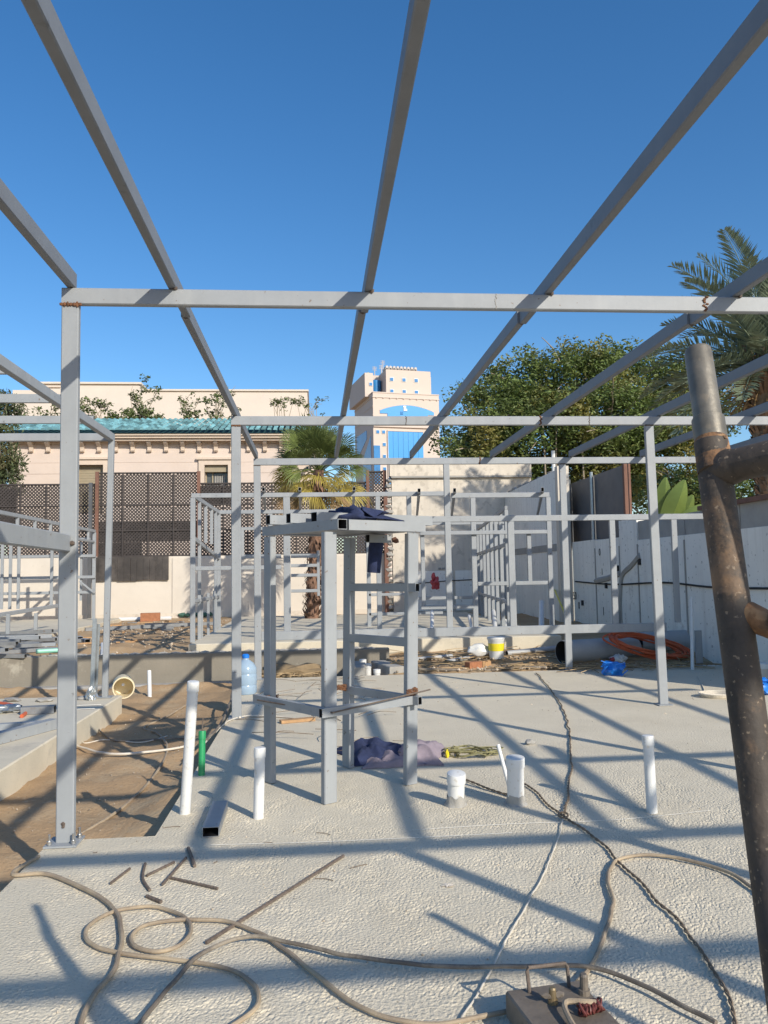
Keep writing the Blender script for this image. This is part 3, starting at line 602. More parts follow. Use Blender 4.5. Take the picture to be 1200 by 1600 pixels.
text('0', (6.300, 17.363, 1.831), .22, sw); text('+50', (6.300, 19.402, 0.807), .26, sw); text('0', (6.300, 18.893, 0.592), .24, sw); text('1', (6.300, 17.248, 1.404), .2, sw); text('1', (6.300, 17.263, 0.519), .26, sw)
ms = root('metal_sheet_screen', 'dark metal sheet screen with thin posts rising above the white side wall', 'screen', (6.5, 16, 2))
for a, b, z0, z1 in ((16.35, 18.1, 2.1, 3.72), (18.16, 19.75, 2.1, 3.72), (19.8, 20.8, 2.0, 3.70)):
    obj('sheet', box(6.52, 6.545, a, b, z0, z1), SHEET, ms)
for y, z1 in ((18.13, 3.80), (19.78, 3.82)): obj('post', cyl((6.46, y, 0), (6.46, y, z1), .04, None, 8), GALV, ms)
obj('brown_post', bar((6.53, 16.25, 1.8), (6.53, 16.25, 3.85), .1, .1, up=(0, 1, 0)), BROWN, ms)
obj('brown_post', bar((6.53, 16.05, 1.8), (6.53, 16.05, 3.85), .05, .05, up=(0, 1, 0)), BROWN, ms)
rb = tag(obj('red_bag', join(blob((fx_(667), FY-1.0, fz(918)), (.13, .1, .16), 2, 3, .8), blob((fx_(664), FY-1.0, fz(907)), (.07, .05, .12), 5, 2, .5)), RED), 'small red bag hanging before the back wall beside the steel stand', 'bag')

# ================================================================== PLANTS
def rand_unit():
    v = Vector((rng.gauss(0, 1), rng.gauss(0, 1), rng.gauss(0, 1))); return v.normalized()
def leaf_cloud(centres, per, rad, size, droop=0.2, asp=0.45, seed=1):
    """numpy leaf quads (folded along the midrib) scattered in clumps"""
    g = np.random.default_rng(seed); C = np.repeat(np.array(centres), per, axis=0); n = len(C)
    d = g.standard_normal((n, 3)); d /= np.linalg.norm(d, axis=1)[:, None]
    P = C+d*(np.array(rad)*np.cbrt(g.random((n, 1)))*np.array([1, 1, .8]))
    a = g.standard_normal((n, 3)); a[:, 2] = a[:, 2]*.5-droop; a /= np.linalg.norm(a, axis=1)[:, None]
    b = np.cross(a, g.standard_normal((n, 3))); b /= np.linalg.norm(b, axis=1)[:, None]; nn = np.cross(a, b)
    s = size*(.6+.8*g.random((n, 1)))
    V = np.stack([P-a*s*.5, P+b*s*asp*.5+nn*s*.08, P+a*s*.5, P-b*s*asp*.5+nn*s*.08], 1).reshape(-1, 3)
    k = np.arange(n)*4
    F = np.concatenate([np.stack([k, k+1, k+2], 1), np.stack([k, k+2, k+3], 1)]).tolist()
    return V, F
def tree(name, label, base, trunk_h, trunk_r, lobes, n_clump, per, size, lm, clump_r=.42, droop=.2, asp=.45, seed=1, group=None, limbs=True):
    t = root(name, label, 'tree', base, group); rs = random.Random(seed); B = Vector(base)
    cen = []; wts = [l[1][0]*l[1][1]*l[1][2] for l in lobes]
    while len(cen) < n_clump:
        c, r_ = rs.choices(lobes, wts)[0]
        d = Vector((rs.gauss(0, 1), rs.gauss(0, 1), rs.gauss(0, 1))).normalized(); k = rs.random()**.28
        p = Vector((c[0]+d.x*r_[0]*k, c[1]+d.y*r_[1]*k, c[2]+d.z*r_[2]*k))
        if mnoise.noise(p*.9+Vector((seed, 0, 0))) < -.30: continue
        cen.append(p)
    obj('crown', leaf_cloud([tuple(c) for c in cen], per, clump_r, size, droop, asp, seed), lm, t)
    top = B+Vector((0, 0, trunk_h)); P = [tube([B, B+Vector((.05, 0, trunk_h*.5)), top], trunk_r, 8, 4, taper=trunk_r*.7)]
    obj('trunk', P[0], BARK, t, smooth=True)
    lb = []
    for c, r_ in lobes:
        e = Vector(c); mid = (top+e)/2+Vector((0, 0, -.25)); lb.append(tube([top-Vector((0, 0, .3)), mid, e], trunk_r*.45, 6, 4, taper=.03))
        for k in range(6):
            q = e+Vector((rs.uniform(-1, 1)*r_[0], rs.uniform(-1, 1)*r_[1], rs.uniform(-.8, .9)*r_[2])); lb.append(tube([lerp(mid, e, rs.uniform(.2, .9)), lerp(e, q, .5), q], .04, 5, 3, taper=.012))
    obj('limbs', join(*lb), TWIG, t, smooth=True)
    return t
TYY = 27.0
def tp(px, py, y=TYY):
    k = y/1249.72; v = (9.156, 27.000, 6.908); return (v[0]*y/TYY+(px-900)*k, y, 1.5+(v[2]-1.5)*y/TYY+(650-py)*k)
def lob(px, py, rx, rz, y, ry=None):
    c = tp(px, py, y); k = y/1249.72; return (c, (rx*k, (ry or rx*.8)*k, rz*k))
tree('broad_tree', 'big spreading broadleaf tree with olive yellow patches behind the right wall', (tp(900, 780)[0], 27.5, .2), 3.6, .28,
     [lob(770, 660, 70, 75, 27), lob(820, 610, 75, 70, 27.5), lob(900, 590, 85, 60, 27.5), lob(975, 585, 80, 58, 28), lob(1060, 600, 80, 60, 27.5), lob(1100, 650, 70, 75, 27),
      lob(860, 670, 90, 70, 26.2), lob(960, 670, 100, 75, 26), lob(1040, 690, 90, 80, 26), lob(740, 700, 60, 60, 26.5), lob(890, 745, 130, 40, 27.5), lob(1060, 760, 110, 50, 26)],
     1050, 95, .14, LEAF1, .5, seed=5)
tree('slender_tree', 'thin small-leaved tree rising left of the big broadleaf tree beside the tower', (tp(735, 780, 31)[0], 31, .2), 4.5, .12, [lob(730, 640, 40, 50, 31), lob(705, 690, 34, 34, 31), lob(752, 690, 40, 40, 31)], 85, 34, .15, LEAF1, .55, seed=9)
def lp(px, py, y=27.5):
    k = y/1249.72; v = (-10.051, 27.500, 5.916); return (v[0]+(px-20)*k, y, v[2]+(700-py)*k)
tree('drooping_tree', 'dark drooping tree at the left edge beside the villa', (lp(-20, 900)[0], 27.5, .25), 3.5, .16, [(lp(0, 650), (.7, .7, .75)), (lp(6, 710), (.75, .7, .8)), (lp(-30, 690), (.8, .8, 1.3)), (lp(10, 750), (.7, .6, .6))], 120, 60, .17, LEAF2, .36, droop=1.0, asp=.3, seed=3)
# saplings/undergrowth behind the side wall
tree('leafy_shrub', 'dense green shrub mass behind the side wall under the big tree', (11.0, 20.5, .1), 1.2, .08, [((9.3, 21, 2.6), (1.6, 1.2, 1.5)), ((11.2, 20.5, 3.0), (1.6, 1.2, 1.8)), ((12.8, 19.8, 2.8), (1.4, 1.2, 1.7))], 150, 90, .15, LEAF1, .5, seed=12)
for i, (px, y) in enumerate(((848, 25.6), (862, 25.4), (912, 25.2), (926, 25.5))):
    b = tp(px, 800, y); tp_ = tp(px+rng.uniform(-8, 8), 655, y)
    tag(obj('sapling_stem', tube([(b[0], y, .2), lerp(b, tp_, .5), tp_], .035, 6, 4, taper=.02), TWIG, smooth=True), ['pale thin sapling stem behind the wall, leftmost of four', 'pale thin sapling stem behind the wall, second from left of four', 'pale thin sapling stem behind the metal screen, third of four', 'pale thin sapling stem behind the metal screen, rightmost of four'][i], 'stem', 'sapling stems behind the wall')
# roof-terrace shrubs behind the tiled roof
def rp(px, py, y=35.5):
    k = y/1249.72; v = (-6.745, 35.500, 8.604); return (v[0]+(px-250)*k, y, v[2]+(650-py)*k)
def terrace_shrub(label, px, py, rx, rz, ncl, per, twigs, seed):
    k = 35.5/1249.72; c = rp(px, py); t = root('terrace_shrub', label, 'shrub', rp(px, 668), 'shrubs along the villa roof'); rs = random.Random(seed)
    cen = [(c[0]+rs.gauss(0, .55)*rx*k, c[1]+rs.uniform(-.4, .4), c[2]-rz*k*.9+abs(rs.gauss(0, .75))*rz*k) for i in range(ncl)]
    obj('foliage', leaf_cloud(cen, per, .24, .14, .1, .5, seed), LEAF3, t)
    tw_ = []; tl = []
    for i in range(twigs):
        b = Vector(rp(px+rs.uniform(-.5, .5)*rx, 668)); e = Vector(rp(px+rs.uniform(-1.3, 1.3)*rx, py-rz*rs.uniform(.5, 1.3))); mid = (b+e)/2+Vector((rs.uniform(-.3, .3), 0, .4))
        tw_.append(tube([b, mid, e], .022, 4, 4, taper=.008)); tl += [tuple(mid.lerp(e, rs.random())) for _ in range(3)]
    obj('twigs', join(*tw_), TWIG, t); obj('twig_leaves', leaf_cloud(tl, 7, .14, .12, .1, .5, seed+1), LEAF3, t)
terrace_shrub('small thin shrub at the left end of the tiled roof', 80, 648, 22, 14, 10, 24, 4, 1)
terrace_shrub('leafy shrub on the villa roof just right of the tall post', 152, 645, 30, 24, 34, 40, 7, 2)
terrace_shrub('densest dark green shrub spilling over the turquoise tiles', 222, 640, 26, 32, 44, 46, 8, 3)
terrace_shrub('sparse shrub on the villa roof left of the second rafter', 292, 640, 16, 22, 14, 22, 7, 4)
terrace_shrub('upright leafy shrub on the villa roof behind the second rafter', 338, 640, 22, 30, 26, 30, 9, 5)
terrace_shrub('nearly bare twiggy shrub on the villa roof before the right end of the cream building', 437, 645, 18, 20, 3, 10, 9, 6)
terrace_shrub('bare arching twigs reaching right of the cream building towards the tower', 485, 640, 36, 18, 2, 8, 11, 7)

# ---- fan palm
def fan_leaf(c, dirv, L_, spread, m, parent, rs, nseg=22, pet=.75, dro=1.0):
    d = Vector(dirv).normalized(); s = d.cross(Vector((0, 0, 1))); s = s.normalized() if s.length > .1 else Vector((1, 0, 0)); u = s.cross(d); ro = rs.uniform(-1.0, 1.0); s, u = s*math.cos(ro)+u*math.sin(ro), u*math.cos(ro)-s*math.sin(ro)
    c = Vector(c); h = c+d*pet*.9+Vector((0, 0, -.06)); V, F = tube([c, c+d*pet*.5+Vector((0, 0, .05)), h], .018, 4, 3); V = list(V); F = list(F)
    for i in range(nseg):
        a = (i/(nseg-1)-.5)*spread; dr = d*math.cos(a)+s*math.sin(a); l = L_*(.8+.25*math.cos(a*.8))*rs.uniform(.9, 1.08)
        w_ = l*math.sin(spread/nseg*.62); l = l*(1-.0*i); side = dr.cross(u).normalized(); sag = Vector((0, 0, -1))
        p1 = h+dr*l*.5+u*.03*(i % 2)+sag*l*.06*dro; p2 = h+dr*l*.8+sag*l*.2*dro; p3 = h+dr*l*.99+sag*l*rs.uniform(.36, .6)*dro
        k = len(V); V += [h, p1+side*w_*.5, p1-side*w_*.5, p2+side*w_*.33, p2-side*w_*.33, p3]
        F += [(k, k+1, k+2), (k+1, k+3, k+4, k+2), (k+3, k+5, k+4)]
    return obj('fan_leaf', (V, F), m, parent)
PB = Vector((-0.087, 21.000, 0.602)); PB.z = .3
fp = root('fan_palm', 'fan palm with yellowing lower leaves and shaggy brown trunk before the lattice', 'palm', PB)
PT = Vector((0.117, 21.000, 4.252)); rs = random.Random(4)
obj('trunk', tube([PB, lerp(PB, PT, .5), PT], .17, 10, 5, taper=.14), BOOT, fp, smooth=True)
V = []; F = []
for i in range(330):
    t = rs.random()**1.0*.97; c = PB.lerp(PT, t); a = rs.uniform(0, 6.283); o = Vector((math.cos(a), math.sin(a), 0)); s = Vector((-math.sin(a), math.cos(a), 0)); r0 = .15; k = len(V)
    l = rs.uniform(.14, .3); w_ = rs.uniform(.03, .07); out = rs.uniform(.06, .16); dz = -l if t > .15 else l
    V += [c+o*r0-s*w_, c+o*r0+s*w_, c+o*(r0+out)+s*w_*.5+Vector((0, 0, dz*.6)), c+o*(r0+out)-s*w_*.5+Vector((0, 0, dz*.6)), c+o*(r0+out*.8)+Vector((0, 0, dz))]
    F += [(k, k+1, k+2, k+3), (k+3, k+2, k+4)]
obj('leaf_boots', (V, F), BOOT, fp, kind='stuff')
for i in range(54):
    a = i*2.39996+.9; t = i/53; el = 1.2-1.8*t+rs.uniform(-.18, .18)
    d = Vector((math.cos(a)*math.cos(el), math.sin(a)*math.cos(el), math.sin(el)))
    m = FAN_G if t < .60 else (FAN_Y if t < .90 else FAN_B)
    fan_leaf(PT+Vector((0, 0, .1-.35*t)), d, rs.uniform(.56, .76), rs.uniform(2.2, 3.0) if t < .88 else 1.2, m, fp, rs, 30, rs.uniform(.55, 1.0), .35 if t < .45 else (.7 if t < .62 else 1.0))

# ---- date palm behind the side wall
DB = Vector((9.75, 17.6, .1)); DT = Vector((10.566, 17.600, 6.212))
DB.x = DT.x+.1
dp = root('date_palm', 'tall date palm with grey green feather fronds at the right edge', 'palm', DB)
obj('trunk', tube([DB, lerp(DB, DT, .5), DT], .36, 12, 6, taper=.40), BARK, dp, smooth=True)
V = []; F = []
for i in range(900):
    t = rs.random(); c = DB.lerp(DT, t*1.0); a = rs.uniform(0, 6.283); o = Vector((math.cos(a), math.sin(a), 0)); s = Vector((-math.sin(a), math.cos(a), 0)); k = len(V); hi = max(0, (t-.72)/.28)
    r0 = .34+.03*t; l = rs.uniform(.12, .22)*(1+2.0*hi); w_ = rs.uniform(.04, .08); out = rs.uniform(.05, .12)*(1+1.6*hi)
    V += [c+o*r0-s*w_, c+o*r0+s*w_, c+o*(r0+out)+s*w_*.6+Vector((0, 0, l)), c+o*(r0+out)-s*w_*.6+Vector((0, 0, l)), c+o*(r0+out*.4)+Vector((0, 0, l))]
    F += [(k, k+1, k+2, k+3), (k+2, k+3, k+4), (k, k+3, k+4), (k+1, k+4, k+2)]
obj('leaf_boots', (V, F), BOOT_D, dp, kind='stuff')
V = []; F = []
for i in range(150):
    a = rs.uniform(0, 6.283); o = Vector((math.cos(a), math.sin(a), 0)); c = DT+Vector((0, 0, rs.uniform(-1.1, .1)))+o*.35
    V_, F_ = tube([c, c+o*.22+Vector((0, 0, .05)), c+o*rs.uniform(.3, .55)+Vector((0, 0, rs.uniform(-.4, .1)))], .014, 4, 3); k = len(V); V += V_; F += [tuple(j+k for j in f) for f in F_]
obj('dry_stalks', (V, F), FAN_B, dp, kind='stuff')
def frond(c, az, el, L_, parent, rs):
    c = Vector(c); hd = Vector((math.cos(az), math.sin(az), 0)); pts = []; p = c; e = el; st = L_/14
    for i in range(15): pts.append(p.copy()); p = p+(hd*math.cos(e)+Vector((0, 0, math.sin(e))))*st; e -= rs.uniform(.03, .06)+.03*(i/14)
    V, F = tube(pts, .028, 5, 1, taper=.006); V = list(V); F = list(F); sd = Vector((-hd.y, hd.x, 0))
    n = 62
    for i in range(n):
        t = .14+.86*i/n; q = t*14; k0 = int(min(q, 13)); b = pts[k0].lerp(pts[k0+1], q-k0); tg = (pts[k0+1]-pts[k0]).normalized(); u = sd.cross(tg).normalized()
        l = .62*math.sin(math.pi*min(1, (t*.86+.13)))**.55*rs.uniform(.85, 1.1)*L_/3.0
        for sg in (-1, 1):
            dr = (tg*.75+sd*sg*.75+u*rs.choice((.35, .1, .5))*(-1 if u.z < 0 else 1)).normalized(); w_ = u.cross(dr).normalized()*.025; k = len(V)
            m1 = b+dr*l*.55; e1 = b+dr*l+Vector((0, 0, -.06*l)); V += [b, m1+w_, e1, m1-w_]; F += [(k, k+1, k+2, k+3)]
    return obj('frond', (V, F), FROND, parent)
for i in range(52):
    a = i*2.39996+.4; t = i/51; frond(DT+Vector((0, 0, .15-.3*t)), a, 1.48-1.75*t+rs.uniform(-.1, .1), rs.uniform(2.6, 3.3), dp, rs)

# ---- banana clump
bn_ = root('banana_plant', 'broad-leaved banana plant growing behind the side wall', 'plant', (7.9, 16.2, .2)); rs = random.Random(8)
def banana(tip, basep, wd, fold):
    b = Vector(basep); t = Vector(tip); d = (t-b); s = d.cross(Vector((0, 1, 0))).normalized(); V = []; F = []; n = 12
    for i in range(n+1):
        k = i/n; c = b.lerp(t, k)+Vector((0, -.25*math.sin(k*math.pi*.6), 0)); w_ = wd*math.sin(math.pi*min(.98, k*.9+.08))**.7
        wl = w_*(rs.uniform(.85, 1.05)); V += [c-s*wl+Vector((0, fold*wl, 0)), c, c+s*w_+Vector((0, fold*w_, 0))]
    for i in range(n): F += [(3*i, 3*i+1, 3*i+4, 3*i+3), (3*i+1, 3*i+2, 3*i+5, 3*i+4)]
    return obj('leaf', (V, F), BANANA, bn_, smooth=True)
for tip, bp, wd in (((7.593, 16.000, 3.326), (7.242, 16.000, 2.287), .24), ((7.285, 16.200, 3.406), (7.166, 16.200, 2.299), .2), ((7.957, 16.000, 2.813), (7.373, 16.000, 2.153), .2), ((6.983, 16.300, 2.848), (7.176, 16.300, 2.170), .2), ((7.953, 16.400, 3.054), (7.558, 16.400, 2.169), .2)):
    banana(tip, bp, wd, .5)
obj('stem', cyl((7.9, 16.2, .2), (7.355, 16.200, 2.189), .1, .07, 8), BANANA, bn_, smooth=True)

# ================================================================== STEEL FRAMES
UPY = (0, 1, 0)
def weld(p, r, parent, m=WELD, seed=0):
    return obj('weld', blob(p, (r, r*.6, r), seed, 1, .6, 2.5), m, parent)
def post(parent, x, y, z0, z1, w_=.1, d_=.05, lean=(0, 0), m=STEEL, name='post'):
    return obj(name, bar((x-lean[0], y-lean[1], z0), (x, y, z1), w_, d_, up=UPY), m, parent)
def beamx(parent, x0, x1, y, z, w_=.05, h_=.1, name='beam', m=STEEL):
    return obj(name, bar((x0, y, z), (x1, y, z), w_, h_), m, parent)
ZB = 3.19
mf = root('roof_frame', 'large grey steel roof frame of tall posts, cross beams and rafters over the main slab', 'steel frame', (-1.44, 4.83, 0))
D1, D2, D3 = 4.83, 8.72, 11.9
P1 = post(mf, -1.443, D1, .012, ZB-.05, .1, .05, (-.01, 0))
obj('base_plate', box(-1.53, -1.35, D1-.09, D1+.09, .003, .013), STEEL, P1)
for bx, by in ((-1.375, D1-.055), (-1.37, D1+.05), (-1.505, D1-.06)):
    obj('anchor_bolt', join(cyl((bx, by, .013), (bx, by, .07), .007, None, 8), lathe((bx, by, .016), (bx, by, .034), [(0, .014), (.018, .014)], 6)), GLINT, P1)
for z in (.1, .115): weld((-1.44, D1-.027, z), .012, P1, WELD, int(z*100))
obj('rust_bleed', join(*[blob((-1.49+.018*i, D1-.03, ZB-.055), (.012, .008, .011+.004*(i % 3)), i, 1, .5) for i in range(7)]), RUST, P1)
for x, y, ln in ((-.845, D2, 0), (3.80, D2, -.035), (-.845, D3, 0), (3.79, D3, 0), (3.85, D1, 0), (3.7, -.41, 0), (3.75, 1.4, 0), (-1.44, -1.78, 0), (7.9, -1.78, 0), (-1.44, 1.4, 0)):
    p = post(mf, x, y, .012 if (x, y) != (3.80, D2) else .01, ZB-.05, .1, .05, (ln, 0))
    obj('base_plate', box(x-ln-.08, x-ln+.08, y-.08, y+.08, .003, .0125), STEEL, p)
b1 = beamx(mf, -1.493, 8.0, D1, ZB); b2 = beamx(mf, -.895, 8.0, D2, ZB); b3 = beamx(mf, -.895, 7.5, D3, ZB)
for y in (1.4, -.41, -1.78): beamx(mf, -1.493, 8.0, y, ZB)
for x in (-1.44, 7.9):
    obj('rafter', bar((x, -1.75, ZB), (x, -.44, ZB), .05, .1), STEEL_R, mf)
obj('weld', join(*[blob(((2.505, 4.800, 3.183)[0]+rng.uniform(-.012, .012), D1-.027, ZB-.045+.011*i), (.012, .006, .008), i, 1, .6) for i in range(9)]), RUST, b1)
obj('weld', join(*[blob(((1.142, 4.800, 3.190)[0]+rng.uniform(-.006, .006), D1-.026, ZB-.045+.011*i), (.004, .003, .007), i, 1, .6) for i in range(9)]), GREYBAND, b1)
obj('weld', join(*[blob(((2.540, 8.690, 3.197)[0]+rng.uniform(-.012, .012), D2-.027, ZB-.045+.015*i), (.014, .006, .01), i, 1, .6) for i in range(7)]), RUST, b2)
obj('weld', join(*[blob((-.845+.02*i, D2-.027, ZB-.056), (.016, .008, .012), i+3, 1, .6) for i in range(-2, 3)]), RUST, b2)
obj('weld', join(*[blob(((2.506, 11.870, 3.169)[0]+rng.uniform(-.012, .012), D3-.027, ZB-.045+.02*i), (.014, .006, .013), i, 1, .6) for i in range(6)]), RUST, b3)
# rafters: front length laps past the first beam, rear length starts there
RX = [(-.845, 5.36), (.345, 5.22), (1.48, 5.42), (2.715, 5.40), (3.95, 5.45), (5.08, 5.4), (6.28, 5.4), (7.45, 5.4)]
for i, (x, ys_) in enumerate(RX):
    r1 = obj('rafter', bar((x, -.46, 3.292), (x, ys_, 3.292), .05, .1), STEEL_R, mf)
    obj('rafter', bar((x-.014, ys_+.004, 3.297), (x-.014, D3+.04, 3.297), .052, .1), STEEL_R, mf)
    weld((x+.02, D1-.03, 3.243), .016, r1, WELD, i); weld((x-.01, ys_, 3.25), .02, r1, WELD, i+20)
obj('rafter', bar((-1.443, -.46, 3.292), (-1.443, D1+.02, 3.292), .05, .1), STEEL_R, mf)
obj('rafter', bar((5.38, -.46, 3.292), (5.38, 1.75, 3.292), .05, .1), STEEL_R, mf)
mr_ = obj('side_rail', bar((-1.445, 1.43, 1.74), (-1.445, D1-.03, 1.71), .05, .1), STEEL, mf)
weld((-1.41, D1-.035, 1.71), .018, mr_, WELD, 4)
for x, y, b_ in ((3.80, D2, b2), (3.79, D3, b3), (-.845, D3, b3)):
    obj('weld', join(*[blob((x+.02*i, y-.027, ZB-.054), (.015, .008, .009), i+9, 1, .6) for i in range(-2, 3)]), WELD, b_)
for x in (1.02, 3.1, 4.6):
    obj('weld', join(*[blob((x+rng.uniform(-.005, .005), D2-.026, ZB-.045+.011*i), (.006, .004, .008), i, 1, .6) for i in range(9)]), WELD, b2)
# end wall of the frame in the far beam line
def wr(px0, px1, py, h_, y=D3, nm='rail', w_=.05, par=None):
    a = ((1.033, 11.900, 2.350)[0]+(px0-600)*y/1249.72*1.006, y); b = ((1.033, 11.900, 2.350)[0]+(px1-600)*y/1249.72*1.006, y)
    return a[0], b[0]
zt = (3.978, 11.900, 2.308)[2]; zl = (2.933, 11.900, 0.624)[2]
tr_ = beamx(mf, (1.004, 11.900, 2.340)[0], 7.4, D3-.001, zt, .05, .09, 'rail'); br_ = beamx(mf, -.79, (5.327, 11.900, 0.570)[0], D3-.001, zl, .05, .13, 'rail')
for px, top, w_ in ((700, ZB-.05, .1), (800, zt-.045, .1), (960, zt-.045, .09), (1055, zt-.045, .09), (1172, zt-.045, .09)):
    pass
for x, z1, w_ in (((1.992, 11.900, 1.934)[0], ZB-.05, .09), ((2.957, 11.900, 1.438)[0], zt-.045, .10), ((4.537, 11.900, 1.411)[0], zt-.045, .09), ((5.518, 11.900, 1.395)[0], zt-.045, .09), ((6.720, 11.900, 1.572)[0], zt-.045, .09), (7.2, zt-.045, .09)):
    post(mf, x, D3, zl+.065, z1, w_, .048, name='stud')
post(mf, (5.830, 11.900, 0.268)[0], D3, 0.003, zl-.065, .1, .048, name='stud'); post(mf, (6.627, 11.900, 0.248)[0], D3, 0.003, zl+.065, .1, .048, name='stud')

# ---- neighbouring frame on the left slab
lf = root('left_frame', 'grey steel frame with stacked purlins standing on the left slab', 'steel frame', (-2.63, 10.6, 0))
pl = post(lf, -2.62, 10.55, .01, 3.29, .07, .07, (.05, 0))
obj('base_plate', box(-2.76, -2.58, 10.46, 10.64, .003, .0125), STEEL, pl)
obj('main_beam', bar((-2.62, 2.0, 3.33), (-2.62, 10.58, 3.33), .07, .1), STEEL, lf)
for p in ((-2.724, 7.477, 3.430), (-2.697, 8.709, 3.430), (-2.664, 9.882, 3.430)): 
    sh, ins = hollow((p[0], p[1], 3.43), (-9, p[1], 3.43), .05, .09); q_ = obj('purlin', sh, STEEL, lf); obj('tube_inside', ins, INNER, q_)
beamx(lf, -9, -2.655, 10.55, 3.33, .06, .1, 'end_beam')
for k, (dx, z1) in enumerate(((-.13, 1.0), (-.085, .93))):
    o = obj('strut_channel', join(bar((-2.72+dx*.6, 10.42+.05*k, .003), (-2.70+dx*.6, 10.45+.05*k, z1), .05, .012, up=UPY, ch=.001), bar((-2.745+dx*.6, 10.45+.05*k, .003), (-2.725+dx*.6, 10.48+.05*k, z1), .01, .05, up=UPY, ch=.001)), GALV); tag(o, ['galvanised channel strut leaning on the left post, taller one', 'galvanised channel strut leaning on the left post, shorter one'][k], 'channel', 'channel struts by the left post')

# ---- cubicle frame on the back slab
SB = .385; AY = 14.1; AB = 17.2
ca = root('cubicle_frame', 'light steel cubicle frame with ladder rungs on the back slab before the fan palm', 'steel frame', ((-2.067, 14.100, 0.424)[0], AY, SB))
def ax(px, y=14.1): return (0.087, 14.100, 2.045)[0]*y/14.1+(px-500)*y/1249.72*1.004
def az(py, y=14.1): return 1.5+((0.087, 14.100, 2.045)[2]-1.5)*y/14.1+(850-py)*y/1249.72*1.002
zt_ = az(773)
beamx(ca, ax(304), ax(697), AY, zt_, .05, .08, 'top_rail'); beamx(ca, ax(345, AB), ax(600, AB), AB, az(799, AB), .05, .08, 'top_rail')
ztb = az(799, AB)
for px in (306, 449, 591, 640): post(ca, ax(px), AY, SB, zt_-.04, .085 if px != 449 else .12, .05)
for px in (345, 424, 520, 575): post(ca, ax(px, AB), AB, SB, ztb-.04, .085, .05)
xl = ax(306)
obj('side_rail', bar((xl, AY+.03, zt_), (ax(345, AB), AB-.03, ztb), .05, .08), STEEL, ca)
obj('side_rail', bar((xl, AY+.03, az(838)), (ax(345, AB), AB-.03, az(862, AB)-.1), .05, .08), STEEL, ca)
for t in (.22, .45, .68, .86):
    x = xl+(ax(345, AB)-xl)*t; y = AY+(AB-AY)*t; zz = zt_+(ztb-zt_)*t; post(ca, x, y, SB if t in (.22, .86) else az(845)+.05, zz-.04, .06, .05, name='stud')
for t in (.3, .55, .8):
    x = xl+(ax(345, AB)-xl)*t; y = AY+(AB-AY)*t; post(ca, x, y, SB, az(930)+.1*t, .05, .05, name='stud')
obj('side_rail', bar((xl, AY+.03, az(935)), (ax(345, AB), AB-.03, az(935)), .05, .06), STEEL, ca)
for py, p0, p1 in ((885, 310, 440), (868, 455, 497), (883, 455, 497), (898, 455, 497), (922, 455, 497), (868, 380, 440), (825, 370, 440)):
    beamx(ca, ax(p0), ax(p1), AY-.002, az(py), .045, .07 if py in (885, 868) else .055, 'rung')
post(ca, ax(497), AY, az(930), az(860), .05, .05, name='stud'); post(ca, ax(381), AY, az(872), az(823), .06, .05, name='stud')
for px in (415, 470, 553): 
    sh, ins = hollow((ax(px), AY-.25, zt_+.075), (ax(px, AB), AB+.2, ztb+.075), .05, .06); q_ = obj('roof_bar', sh, STEEL, ca); obj('tube_inside', ins, INNER, q_)
beamx(ca, ax(440), ax(600), AY-.003, SB+.06, .05, .1, 'sill_rail')
for py, p0, p1 in ((930, 575, 640), (960, 575, 690)): beamx(ca, ax(p0, AB), ax(p1, AB), AB, az(py, AB), .05, .06, 'rung')

# ---- partition frame on the right of the back slab
BY = 14.0
pb = root('partition_frame', 'steel partition frame with window opening and receding studs near the white corner wall', 'steel frame', (ax(740), BY, SB))
beamx(pb, ax(706), ax(863), BY, az(777), .05, .09, 'top_rail')
for px, w_ in ((740, .09), (861, .085)): post(pb, ax(px), BY, SB, az(781), w_, .05)
beamx(pb, ax(655), ax(856), BY-.055, az(836), .05, .07, 'rail'); beamx(pb, ax(745), ax(856), BY-.003, az(916), .05, .07, 'rail')
beamx(pb, ax(655), ax(737), BY-.003, az(951), .05, .07, 'rail')
post(pb, ax(828), BY, az(913), az(839), .075, .048, name='stud'); post(pb, ax(659), BY, az(951), az(839), .07, .048, name='stud')
# receding side partition
x0, y0, x1, y1 = ax(797), BY+.2, ax(748, 21.5), 21.5
for k in range(8):
    t = k/7; x = x0+(x1-x0)*t; y = y0+(y1-y0)*t; post(pb, x, y, SB, 2.62, .07, .06, name='stud')
for z in (2.66, 2.0, .95): obj('side_rail', bar((x0, y0-.02, z), (x1, y1+.02, z), .05, .07), STEEL, pb)
for px in (652, 707, 845):
    sh, ins = hollow((ax(px), BY-.3, az(773)+.02), (ax(px, 20.5), 20.5, az(773)+.02), .05, .07); q_ = obj('roof_bar', sh, STEEL, pb); obj('tube_inside', ins, INNER, q_)
beamx(pb, ax(648, 20.4), ax(800, 20.4), 20.4, az(820, 20.4), .05, .08, 'top_rail')
beamx(pb, ax(640, 20.4), ax(780, 20.4), 20.4, az(937, 20.4), .05, .08, 'rail')
for px in (648, 790): post(pb, ax(px, 20.4), 20.4, SB, az(824, 20.4), .08, .05)

